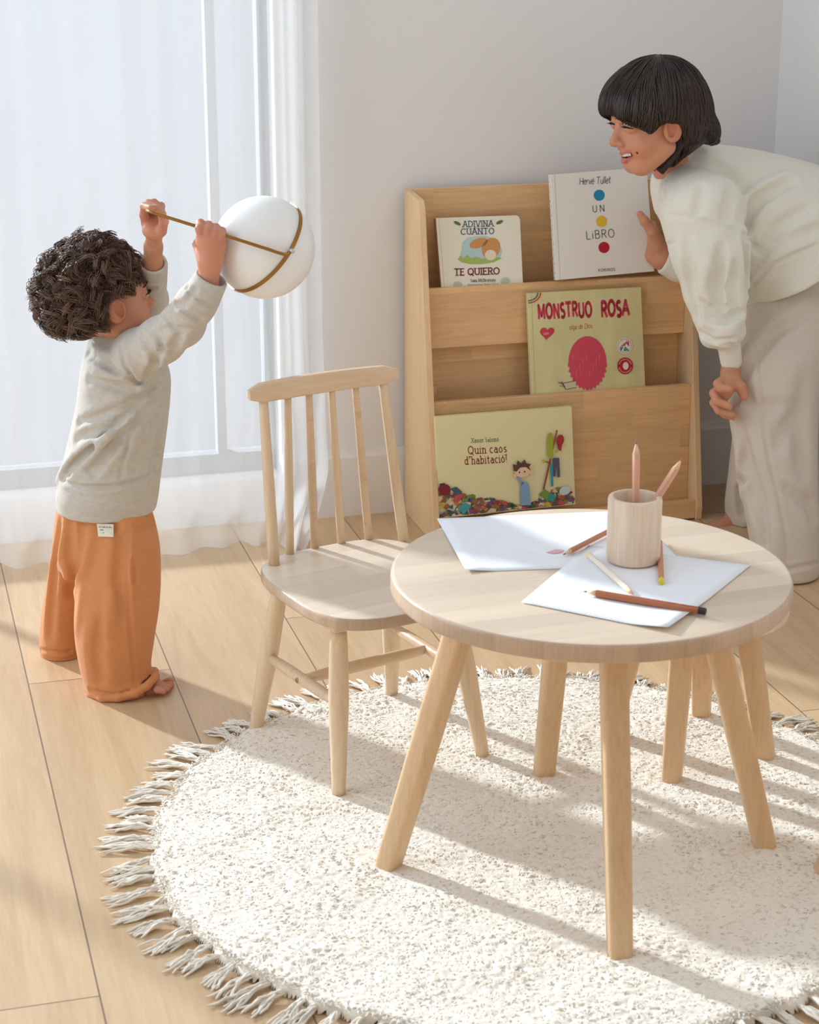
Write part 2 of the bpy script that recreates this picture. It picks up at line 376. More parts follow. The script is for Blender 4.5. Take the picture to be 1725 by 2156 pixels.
# crumple where it meets the floor
cr = np.clip((.16-Z)/.16, 0, 1); O += cr**1.5*(.022+.022*np.sin(SS*23+.7)+.012*np.sin(SS*57))
S2 = SS - .075*np.clip((.16-Z)/.16, 0, 1)**1.3*np.clip((SS+.15)/.2, 0, 1)
Z2 = np.maximum(Z, .004+.0*Z) + cr*(1-cr)*.02*np.sin(SS*61)
Z2 = np.maximum(Z2, .004)
V = W0 + S2[..., None]*WU + O[..., None]*WN; V[..., 2] = Z2
V = V.reshape(-1, 3); i, j = np.meshgrid(np.arange(ns-1), np.arange(nz_-1), indexing='ij'); a = i*nz_+j
F = np.stack([a, a+1, a+nz_+1, a+nz_], -1).reshape(-1, 4)
cu = mesh_obj('sheer_curtain', V, F, m_cur, loc=wp(-1.2, .09, 0))
tag(cu, 'sheer white curtain hanging to the floor across the bright window', 'curtain')
# ================================================================== BOOKCASE (local frame: x = s, y = -o)
pineZ = wood('pine_upright', srgb(242, 208, 164), srgb(222, 178, 128), 'Z', ring=.8, rough=.45)
pineX = wood('pine_board', srgb(244, 202, 150), srgb(214, 164, 112), 'X', ring=1.3, rough=.45, plank=(.31, .052, 'Z'), var=.3)
BS0, BS1 = .255, .878
bc = thing('bookcase', 'pine front-facing bookcase with three tiers of picture books against the wall', 'bookcase', wp(BS0, .02, 0), YAW)
def bl(name, v, f, m, bv=.0015):
    v = np.array(v, float); v[:, 0] -= BS0; v[:, 1] = -(v[:, 1]-.02)
    f = [tuple(reversed(q)) for q in f]
    o = mesh_obj(name, v, f, m, bc, smooth=False, world_coords=False)
    if bv: bevel(o, bv)
    return o
side = [(.02, .0), (.25, .0), (.252, .03), (.134, .702), (.122, .718), (.02, .7275)]
for s0, s1 in ((BS0, BS0+.015), (BS1-.015, BS1)):
    v = [(s0, o_, z_) for o_, z_ in side]+[(s1, o_, z_) for o_, z_ in side]; n = len(side)
    f = [(i, (i+1) % n, n+(i+1) % n, n+i) for i in range(n)]+[tuple(range(n-1, -1, -1)), tuple(range(n, 2*n))]
    bl('side_panel', v, f, pineZ, .002)
def lean_board(o_top, o_bot, z_top, z_bot, th):
    a, b_ = BS0+.015, BS1-.015
    q = [(o_bot-th, z_bot), (o_bot, z_bot), (o_top, z_top), (o_top-th, z_top)]
    v = [(a, *p_) for p_ in q]+[(b_, *p_) for p_ in q]
    f = [(i, (i+1) % 4, 4+(i+1) % 4, 4+i) for i in range(4)]+[(3, 2, 1, 0), (4, 5, 6, 7)]
    return v, f
bl('back_panel', *lean_board(.037, .037, .7275, .0, .012), pineX)
bl('front_panel', *lean_board(.137, .140, .531, .402, .015), pineX)
bl('back_board', *lean_board(.108, .118, .402, .24, .012), pineX)
bl('front_panel', *lean_board(.193, .202, .297, .012, .015), pineX)
bl('bottom_rail', *lean_board(.246, .249, .045, .004, .015), pineX)
for (o0, o1, z0, z1) in ((.037, .125, .402, .414), (.118, .185, .215, .227), (.037, .235, .018, .030)):
    v, f = box(BS0+.015, BS1-.015, o0, o1, z0, z1); bl('shelf', v, f, pineX)

# ================================================================== CHAIR
birchL = wood('birch_leg', srgb(228, 202, 168), srgb(204, 172, 134), 'Z', ring=.6, rough=.4, var=.2)
birchT = wood('birch_top', srgb(238, 220, 198), srgb(224, 202, 176), 'X', ring=.5, rough=.33, plank=(3.0, .06, 'Y'), var=.15, spec=.5)
birchE = wood('birch_edge', srgb(206, 178, 150), srgb(178, 148, 120), 'Z', ring=.5, rough=.4, plank=(3.0, .045, 'Y'), var=.2)  # darker end grain, with shade of sides facing off the sun coloured in
birchR = wood('birch_rail', srgb(226, 196, 162), srgb(200, 166, 132), 'X', ring=.8, rough=.45, var=.2)
RUGZ = .016
CHC = (-.070, 2.900); CHYAW = math.atan2(.515, .857)
chair = thing('spindle_chair', "small birch spindle-back child's chair pulled beside the round table", 'chair', (CHC[0], CHC[1], 0), CHYAW)
def L(name, v, f, m, par, bv=0, smooth=True, ang=40):
    o = mesh_obj(name, v, f, m, par, smooth=smooth, world_coords=False)
    if bv: bevel(o, bv, 3, ang)
    return o
def superell(a, b_, n, cx, cy, k=96, taper=0.0):
    pts = []
    for i in range(k):
        t_ = 2*math.pi*i/k; c_, s_ = math.cos(t_), math.sin(t_)
        x = a*abs(c_)**(2/n)*(1 if c_ >= 0 else -1); y = b_*abs(s_)**(2/n)*(1 if s_ >= 0 else -1)
        pts.append((cx+x*(1+taper*y/b_), cy+y))
    return pts
def slab(pts, z0, z1, rt=.006, rb=.004):
    """rounded slab with the given outline"""
    pts = np.array(pts); c_ = pts.mean(0); rad = np.linalg.norm(pts-c_, axis=1, keepdims=True); u_ = (pts-c_)/rad
    rows = []
    for inset, z in ((rb, z0), (rb*.3, z0+rb*.3), (0, z0+rb), (0, z1-rt), (rt*.12, z1-rt*.5), (rt*.45, z1-rt*.14), (rt, z1)):
        rows.append(np.c_[pts-u_*inset, np.full(len(pts), z)])
    for k in (.66, .33): rows.append(np.c_[c_+(rows[-1][:, :2]-c_)*k, np.full(len(pts), z1)])
    n = len(pts); V = np.concatenate(rows); F = []
    for r_ in range(len(rows)-1):
        for i in range(n): j = (i+1) % n; F.append((r_*n+i, r_*n+j, (r_+1)*n+j, (r_+1)*n+i))
    F.append(tuple(range(n-1, -1, -1))); F.append(tuple((len(rows)-1)*n+i for i in range(n)))
    return V, F
SEATZ = .303
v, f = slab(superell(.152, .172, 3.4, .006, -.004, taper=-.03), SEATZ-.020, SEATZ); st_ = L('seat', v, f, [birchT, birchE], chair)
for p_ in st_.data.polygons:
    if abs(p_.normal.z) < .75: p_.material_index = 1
for sx_ in (-1, 1):
    top = [(sx_*.108, -.118), (sx_*.108, .118)]
    v, f = box(sx_*.104-.018, sx_*.104+.018, -.118, .122, SEATZ-.034, SEATZ-.020); L('seat_batten', v, f, birchR, chair, .003, smooth=False)
legs_top = {}
for sx_ in (-1, 1):
    for sy_ in (-1, 1):
        a = np.array([sx_*.104, sy_*.098, SEATZ-.034]); b_ = np.array([sx_*.133, sy_*.145, RUGZ*(0 if (sx_ < 0 and sy_ > 0) else .8)])
        tt = np.linspace(0, 1, 14); pts = a+(b_-a)*tt[:, None]
        rr = np.interp(tt, [0, .12, .42, 1], [.0125, .0145, .0165, .0105])
        v, f = tube(pts, rr, 20); L('leg', v, f, birchL, chair)
        legs_top[(sx_, sy_)] = (a, b_)
for sx_ in (-1, 1):
    k = .45; a, b_ = legs_top[(sx_, 1)]; p0 = a+(b_-a)*k; a, b_ = legs_top[(sx_, -1)]; p1 = a+(b_-a)*k
    tt = np.linspace(0, 1, 12); v, f = tube(p0+(p1-p0)*tt[:, None], np.interp(tt, [0, .25, .75, 1], [.007, .0095, .0095, .007]), 14)
    st = L('stretcher', v, f, birchR, chair)
    if sx_ < 0:
        q = p0+(p1-p0)*.5
        v, f = tube([q-np.array([.0085, 0, 0]), q-np.array([.0102, 0, 0])], .0042, 14); L('screw_head', v, f, plain('brass_screw', (.35, .27, .18), .4, metal=1), st)
    if sx_ < 0: m0 = (p0+p1)/2
    else: m1 = (p0+p1)/2
tt = np.linspace(0, 1, 12); v, f = tube(m0+(m1-m0)*tt[:, None], np.interp(tt, [0, .2, .8, 1], [.007, .0098, .0098, .007]), 14); L('stretcher', v, f, birchR, chair)
# back: x, y here; y positive is the back side of the chair (away from the table)
bx = [(-.1, .123), (-.053, .158), (-.004, .163), (.046, .161), (.095, .155), (.143, .120)]
tx = [-.097, -.050, -.011, .030, .073, .122]
for i, ((x_, y_), t_) in enumerate(zip(bx, tx)):
    yt = .152+.010*(1-((t_-.013)/.13)**2); r_ = .0088 if i in (0, 5) else .0066
    tt = np.linspace(0, 1, 8); pts = np.array([x_, y_, SEATZ-.004])+(np.array([t_, yt, .582])-np.array([x_, y_, SEATZ-.004]))*tt[:, None]
    v, f = tube(pts, np.interp(tt, [0, .35, 1], [r_*1.05, r_*1.1, r_*.85]), 14)
    L('back_post' if i in (0, 5) else 'spindle', v, f, birchR if i in (2, 4) else birchL, chair)
# top rail, slightly bowed
K = 24; rows = []
for i in range(K+1):
    x_ = -.124+.272*i/K; e = 1-((x_-.012)/.136)**2; y_ = .150+.012*e; 
    endk = min(1.0, .55+.45*min(i, K-i)/2.0)
    hh = .0145*endk*(1+.10*e); dd = .0085*endk
    sec = rounded_rect(2*dd, 2*hh, min(dd, hh)*.45, 3)
    rows.append([(x_, y_+p_+q_*.12, .5835+q_) for p_, q_ in sec])
n = len(rows[0]); V = np.array([q for r_ in rows for q in r_]); F = []
for r_ in range(K):
    for i in range(n): j = (i+1) % n; F.append((r_*n+i, r_*n+j, (r_+1)*n+j, (r_+1)*n+i))
F.append(tuple(range(n-1, -1, -1))); F.append(tuple(K*n+i for i in range(n)))
flat_angle(L('top_rail', V, F, birchR, chair), 50)

# ================================================================== ROUND TABLE
TC = (.249, 2.510); TZ = .455
table = thing('round_table', "low round birch child's table with splayed legs on the cream rug", 'table', (TC[0], TC[1], 0), R(18))
birchTT = wood('birch_table_top', srgb(230, 210, 186), srgb(212, 187, 160), 'X', ring=.5, rough=.36, plank=(3.0, .045, 'Y'), var=.15, spec=.5)
v, f = slab([(.2755*math.cos(2*math.pi*i/160), .2755*math.sin(2*math.pi*i/160)) for i in range(160)], TZ-.026, TZ, .006, .004)
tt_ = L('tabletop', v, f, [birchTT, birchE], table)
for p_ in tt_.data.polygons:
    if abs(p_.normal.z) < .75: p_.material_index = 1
oak_leg = wood('birch_square_leg', srgb(226, 190, 148), srgb(198, 158, 114), 'Z', ring=.7, rough=.42, var=.25)
def square_leg(par, top, foot, w0_, w1_, rot, m):
    top = np.array(top); foot = np.array(foot); d = foot-top; d /= np.linalg.norm(d)
    x = np.array([math.cos(rot), math.sin(rot), 0]); x = x-d*(x @ d); x /= np.linalg.norm(x); y = np.cross(d, x)
    secs = []
    for t_, k_ in ((0, 1.0), (.02, 1.0), (.55, 1.02), (.975, .97), (1.0, .90)):
        w = (w0_+(w1_-w0_)*t_)*k_; secs.append((top+(foot-top)*t_, rounded_rect(w, w, w*.24, 4)))
    n = len(secs[0][1]); V = np.array([c_+p_*x+q_*y for c_, s_ in secs for p_, q_ in s_]); F = []
    for r_ in range(len(secs)-1):
        for i in range(n): j = (i+1) % n; F.append((r_*n+i, (r_+1)*n+i, (r_+1)*n+j, r_*n+j))
    F.append(tuple(range(n))); F.append(tuple((len(secs)-1)*n+i for i in range(n-1, -1, -1)))
    return flat_angle(L('leg', V, F, m, par), 35)
feet = [(-.032, 2.482), (.277, 2.238), (.5215, 2.540), (.2125, 2.782)]
ca, sa = math.cos(-R(18)), math.sin(-R(18))
def tl(x, y):
    dx, dy = x-TC[0], y-TC[1]; return (ca*dx-sa*dy, sa*dx+ca*dy)
for fx_, fy_ in feet:
    k = .585; tx_, ty_ = TC[0]+(fx_-TC[0])*k, TC[1]+(fy_-TC[1])*k
    a0 = math.atan2(fy_-TC[1], fx_-TC[0])-R(18)
    square_leg(table, (*tl(tx_, ty_), TZ-.026), (*tl(fx_, fy_), RUGZ*.6), .036, .033, a0+R(45) if (fx_ < 0) else a0, oak_leg)
# ================================================================== STOOLS (hidden seats behind and right of the table)
def stool(loc, yaw, label, rs=.150, r0=.082, r1=.1285, m=None):
    st = thing('stool', label, 'stool', (*loc, 0), yaw, None)
    v, f = slab([(rs*math.cos(2*math.pi*i/96), rs*math.sin(2*math.pi*i/96)) for i in range(96)], .255, .276, .006, .004); L('seat', v, f, birchT, st)
    for k in range(4):
        a_ = R(90*k); square_leg(st, (r0*math.cos(a_), r0*math.sin(a_), .255), (r1*math.cos(a_), r1*math.sin(a_), RUGZ*.6), .035, .031, a_, m or oak_leg)
    return st
stool((.4525, 2.8812), math.atan2(-.0379, .1127), 'round birch stool tucked behind the far side of the round table')
stool((.590+.180*math.cos(R(12)), 2.462+.180*math.sin(R(12))), R(192), 'birch stool at the right edge of the picture with only one foot in view', .115, .070, .180)

# ================================================================== RUG
RC, RR = (.1845, 2.610), .567
m_rug, t, b = new_mat('cotton_pile'); co = N(t, 'ShaderNodeTexCoord')
nz = N(t, 'ShaderNodeTexNoise', Scale=150.0, Detail=5.0, Roughness=.7); t.links.new(co.outputs['Object'], nz.inputs['Vector'])
at = N(t, 'ShaderNodeAttribute', attribute_name='Col')
t.links.new(at.outputs['Color'], b.inputs['Base Color']); b.inputs['Roughness'].default_value = .95; b.inputs['Specular IOR Level'].default_value = .1; b.inputs['Sheen Weight'].default_value = .3
bp = N(t, 'ShaderNodeBump', Strength=.35, Distance=.002); t.links.new(nz.outputs['Fac'], bp.inputs['Height']); t.links.new(bp.outputs[0], b.inputs['Normal'])
rug = thing('round_rug', 'round cream cotton rug with knotted fringe under the table and chair', 'rug', (RC[0], RC[1], 0))
g = .0028; n = int(2*RR/g)+2; ax = np.linspace(-RR-.004, RR+.004, n); X, Y = np.meshgrid(ax, ax, indexing='ij'); q = np.c_[X.ravel(), Y.ravel()]
def rugh(q):
    w = q+.004*np.c_[vnoise(q, .02, 3), vnoise(q, .02, 4)]
    a1 = vnoise(w, .0085, 11); a2 = vnoise(w*np.array([.8, 1.5]), .0048, 12); big = vnoise(q, .07, 13); th = vnoise(q, .30, 19)
    rid = 1-abs(2*a1-1); return .010 + .0022*rid*(.4+.9*big) + .0016*a2 + .003*big + .003*th
rad = np.hypot(q[:, 0], q[:, 1]); edge_w = .004*np.sin(np.arctan2(q[:, 1], q[:, 0])*23)+.003*np.sin(np.arctan2(q[:, 1], q[:, 0])*61)
h = rugh(q); fall = np.clip((RR+edge_w-rad)/.016, 0, 1); h = h*np.sqrt(fall*(2-fall))+.001
keep = (rad < RR+edge_w+.002).reshape(n, n)
V = np.c_[q, h]; i, j = np.meshgrid(np.arange(n-1), np.arange(n-1), indexing='ij'); kk = keep[:-1, :-1] & keep[1:, :-1] & keep[1:, 1:] & keep[:-1, 1:]
a = (i*n+j)[kk]; F = np.stack([a, a+n, a+n+1, a+1], -1)
used = np.unique(F); rm = np.full(len(V), -1); rm[used] = np.arange(len(used))
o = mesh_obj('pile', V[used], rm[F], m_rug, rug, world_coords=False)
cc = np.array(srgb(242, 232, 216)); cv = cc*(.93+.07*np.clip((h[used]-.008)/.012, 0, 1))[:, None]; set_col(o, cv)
# loose yarn ends over the pile
nt_ = 60000; rr_ = RR*np.sqrt(rng.rand(nt_)); aa = rng.rand(nt_)*2*math.pi; q0 = np.c_[rr_*np.cos(aa), rr_*np.sin(aa)]
keepv = (q0[:, 1] > -.60); q0 = q0[keepv]; nt_ = len(q0)
dirn = 3.6+1.7*(vnoise(q0+1.0, .05, 5)-.5)*4+(rng.rand(nt_)-.5)*2.4; ln = .005+.006*rng.rand(nt_); d2 = np.c_[np.cos(dirn), np.sin(dirn)]
tt = np.linspace(0, 1, 4); hh0 = rugh(q0)
C = np.zeros((nt_, 4, 3)); curl = (rng.rand(nt_)-.5)*.006; perp = np.c_[-d2[:, 1], d2[:, 0]]
for k, t_ in enumerate(tt):
    C[:, k, :2] = q0+d2*(ln*t_)[:, None]+perp*(curl*math.sin(math.pi*t_))[:, None]
    C[:, k, 2] = hh0-.0012+.0022*math.sin(math.pi*min(1, t_*.9+.05))*(.6+.6*rng.rand(nt_))
V, F = strands(C, np.array([.0007, .0009, .0008, .0004])[None, :]*(0.7+.5*rng.rand(nt_))[:, None])
o = mesh_obj('yarn_ends', V, F, m_rug, rug, world_coords=False); set_col(o, np.repeat((cc*(.95+.06*rng.rand(nt_))[:, None]), 12, axis=0)); o['kind'] = 'stuff'
# knotted tassels
m_fr = m_rug
def tassel(ang, seed):
    r = np.random.RandomState(seed); ns_ = 11; M_ = 9; ln_ = .055+.035*r.rand(); sk = (r.rand()-.5)*.9
    base = np.array([(RR-.004)*math.cos(ang), (RR-.004)*math.sin(ang)]); out = np.array([math.cos(ang+sk*.5), math.sin(ang+sk*.5)]); pr = np.array([-out[1], out[0]])
    C = np.zeros((ns_, M_, 3)); bend = (r.rand()-.5)*.020
    for s_ in range(ns_):
        sp0 = (r.rand()-.5)*.006; sp1 = (r.rand()-.5)*.034; l_ = ln_*(.75+.3*r.rand()); w1, w2, ph = r.rand()*.003, r.rand()*.002, r.rand()*6
        for k in range(M_):
            t_ = k/(M_-1); x_ = base+out*(l_*t_)+pr*(sp0+(sp1-sp0)*t_**1.3+bend*math.sin(t_*2.2)+w1*math.sin(7*t_+ph))
            C[s_, k, :2] = x_; C[s_, k, 2] = max(.0022, .008*(1-t_)**1.5+.0035*r.rand()*(1 if 0 < k else 0)+.007*math.sin(math.pi*t_)*(.2+.8*((s_ % 4)/3))*(.4+sp0*0+.6*r.rand()))
    V, F = strands(C, np.array([.0018]*(M_-1)+[.0009])[None, :], 5)
    o = mesh_obj('tassel', V, F, m_fr, rug, world_coords=False); set_col(o, np.tile(cc*(.86+.1*r.rand()), (len(V), 1)))
    return o
NT = 118
hid = []
for k in range(NT):
    ang = 2*math.pi*(k+.25*rng.rand())/NT
    x_, y_ = RC[0]+RR*math.cos(ang), RC[1]+RR*math.sin(ang)
    dv = np.array([x_, y_, 0])-CC; px_ = 862.5+FPX*dv[0]/(dv @ CF); py_ = 1078-FPX*(dv @ CU)/(dv @ CF)
    o = tassel(ang, 100+k)
    if not (-60 < px_ < 1790 and py_ < 2230): hid.append(o)
if hid:                                   # the ones outside the picture become one fringe
    Vs, Fs, n0 = [], [], 0
    for o in hid:
        me = o.data; v_ = np.empty(len(me.vertices)*3, np.float32); me.vertices.foreach_get('co', v_); v_ = v_.reshape(-1, 3)
        f_ = np.empty(len(me.loops), np.int32); me.loops.foreach_get('vertex_index', f_); Vs.append(v_); Fs.append(f_.reshape(-1, 4)+n0); n0 += len(v_)
        bpy.data.objects.remove(o); bpy.data.meshes.remove(me)
    o = mesh_obj('fringe', np.concatenate(Vs), np.concatenate(Fs), m_fr, rug, world_coords=False); set_col(o, np.tile(cc*.9, (n0, 1))); o['kind'] = 'stuff'

# ================================================================== THINGS ON THE TABLE
m_paper = plain('drawing_paper', (.86, .87, .9), .8)
def sheet(pts, label, z, lift=None):
    q = [onz(px, py, z) for px, py in pts]; K = 14; V = []
    for i in range(K+1):
        for j in range(K+1):
            a_, b_ = i/K, j/K
            p_ = q[0]*(1-a_)*(1-b_)+q[1]*a_*(1-b_)+q[2]*a_*b_+q[3]*(1-a_)*b_; p_ = p_.copy()
            if lift: p_[2] += lift(a_, b_)
            V.append(p_)
    F = [(i*(K+1)+j, (i+1)*(K+1)+j, (i+1)*(K+1)+j+1, i*(K+1)+j+1) for i in range(K) for j in range(K)]
    F = [tuple(reversed(f_)) for f_ in F]
    o = mesh_obj('paper_sheet', V, F, m_paper, loc=sum(q)/4); so_ = o.modifiers.new('thickness', 'SOLIDIFY'); so_.thickness = .0003; so_.offset = 1
    return tag(o, label, 'paper')
sh1 = sheet([(920, 1092), (1330, 1075), (1440, 1187), (980, 1205)], 'white drawing sheet at the back left of the table with a faint red crayon mark', TZ+.0006,
            lambda a_, b_: .004*max(0, .12-a_)/.12*b_)
sh2 = sheet([(1240, 1148), (1581, 1190), (1407, 1330), (1098, 1268)], 'white drawing sheet nearest the front edge of the table under the brown pencil', TZ+.0014,
            lambda a_, b_: .006*max(0, a_-.75)/.25*max(0, b_-.55)/.45)
# faint red stroke drawn on the first sheet
V = [onz(x_, y_, TZ+.0016) for x_, y_ in ((1150, 1163), (1172, 1156), (1188, 1158), (1184, 1163), (1168, 1166))]
me = mesh_obj('crayon_mark', V, [(0, 1, 2, 3, 4)], ink((226, 178, 178), .8), sh1, smooth=False)
# cup
cupc = onz(1333, 1180, TZ+.002)
cup = thing('pencil_cup', 'turned pale wood cup holding two pencils on the round table', 'cup', cupc)
cwood = wood('turned_wood', srgb(238, 218, 194), srgb(206, 176, 144), 'Z', ring=1.0, rough=.5, var=.3)
ro, ri, hc = .0375, .0288, .094
prof = [(0, 0), (ro-.006, 0), (ro-.0015, .002), (ro, .006), (ro, hc-.004), (ro-.0012, hc-.001), (ro-.0035, hc), (ri+.002, hc), (ri, hc-.003), (ri, .008), (0, .008)]
def lathe(prof, n=64):
    V = []; F = []
    for r_, z_ in prof:
        for i in range(n): a_ = 2*math.pi*i/n; V.append((r_*math.cos(a_), r_*math.sin(a_), z_))
    for k in range(len(prof)-1):
        for i in range(n): j = (i+1) % n; F.append((k*n+i, k*n+j, (k+1)*n+j, (k+1)*n+i))
    return np.array(V), F
v, f = lathe(prof); v[:, 2] += 0
o = mesh_obj('cup_body', v, f, cwood, cup, world_coords=False); flat_angle(o, 50)
# pencils
pw = wood('pencil_cedar', srgb(206, 142, 104), srgb(184, 118, 82), 'X', ring=1, rough=.5, var=.1)
pw_light = wood('pencil_cedar_pale', srgb(228, 176, 150), srgb(206, 150, 122), 'X', ring=1, rough=.5, var=.1)
tipw = plain('pencil_tip_wood', srgb(230, 196, 158), .7)
def pencil(a_, b_, label, lead, body=pw, cap=None, r=.0042, marks=None, cat='pencil'):
    """a_ = sharpened end, b_ = blunt end, world points on the axis"""
    a_ = np.array(a_, float); b_ = np.array(b_, float); Lg = np.linalg.norm(b_-a_)
    d = (b_-a_)/Lg; x, y, _ = frame_of(d)
    if abs(d[2]) < .3: y = np.cross(d, np.cross(np.array([0, 0, 1.0]), d)); y /= np.linalg.norm(y); x = np.cross(y, d)
    root = bpy.data.objects.new('pencil', None); COL.objects.link(root); root.empty_display_size = .02
    Mx = Matrix((( *d, ), (*x,), (*y,))).transposed().to_4x4(); Mx.translation = Vector(a_)
    root.location = Mx.translation; root.rotation_euler = Mx.to_euler(); tag(root, label, cat)
    def ring(t_, rr): return [(t_, rr*math.cos(2*math.pi*k/6+.52), rr*math.sin(2*math.pi*k/6+.52)) for k in range(6)]
    def seg(name, secs, m, sm=False):
        V = [q for s_ in secs for q in s_]; n_ = 6; F = []
        for k in range(len(secs)-1):
            for i in range(n_): j = (i+1) % n_; F.append((k*n_+i, k*n_+j, (k+1)*n_+j, (k+1)*n_+i))
        F.append(tuple(range(n_-1, -1, -1))); F.append(tuple((len(secs)-1)*n_+i for i in range(n_)))
        return mesh_obj(name, V, F, m, root, smooth=sm, world_coords=False)
    seg('lead', [ring(0, .0004), ring(.005, .0013)], lead, True)
    seg('sharpened_tip', [ring(.005, .0013), ring(.019, r*.98)], tipw, True)
    e_ = Lg-(.010 if cap else .001)
    bd = seg('barrel', [ring(.0185, r), ring(e_, r)], body)
    seg('end_cap', [ring(e_, r*1.01), ring(Lg-.0008, r*1.01), ring(Lg, r*.8)], cap if cap else lead)
    if marks:
        Vm, Fm = [], []
        for (u0, u1) in marks:
            k = len(Vm); Vm += [(u0, -.0016, r*.90), (u1, -.0016, r*.90), (u1, .0012, r*.90), (u0, .0012, r*.90)]; Fm.append((k, k+1, k+2, k+3))
        mesh_obj('printed_lettering', Vm, Fm, ink((50, 32, 26)), bd, smooth=False, world_coords=False)
    return root
zt = TZ+.0062
black = plain('pencil_black', srgb(48, 34, 32), .4); pencil(onz(1229, 1245, zt+.0005), onz(1487, 1288, zt+.0005), 'brown pencil with black tip and cap lying across the front sheet', black, wood('pencil_brown', srgb(176, 104, 66), srgb(150, 84, 52), 'X', rough=.4, var=.1), black, r=.0052,
       marks=[(.0185+.085+i_*.0040, .0185+.085+i_*.0040+.0028) for i_ in (0, 3, 4, 5, 6, 8, 9, 10, 11, 12, 13, 14)])
pencil(onz(1186, 1168, zt), onz(1310, 1104, zt), 'reddish pencil lying on the back sheet, pointing to the red mark', plain('lead_magenta', srgb(150, 40, 70), .5))
pencil(onz(1334, 1251, zt), onz(1238, 1166, zt), 'pale pencil with yellow end lying left of the cup', plain('lead_red', srgb(200, 60, 50), .5), wood('pencil_white', srgb(246, 232, 214), srgb(236, 214, 190), 'X', var=.1), plain('cap_cream', srgb(240, 214, 150), .5), r=.0038)
pencil(onz(1389, 1132, zt+.001), onz(1393, 1226, zt), 'short pencil with yellow ends lying right of the cup', plain('lead_yellow', srgb(216, 196, 40), .5), pw, plain('cap_yellow', srgb(222, 206, 60), .5))
cb0 = np.array(cupc)+[0, 0, .0095]
pencil(P(1340, 928, cupc[1]+.004), cb0+np.array([.004, .006, 0]), 'upright pale pink pencil with violet tip standing in the wooden cup', plain('lead_violet', srgb(150, 90, 160), .5), pw_light, r=.0052)
pencil(P(1438, 964, cupc[1]+.010), cb0+np.array([-.017, .000, 0]), 'pink pencil with red tip leaning to the right in the wooden cup', plain('lead_rose', srgb(205, 70, 90), .5), pw_light, r=.0056)
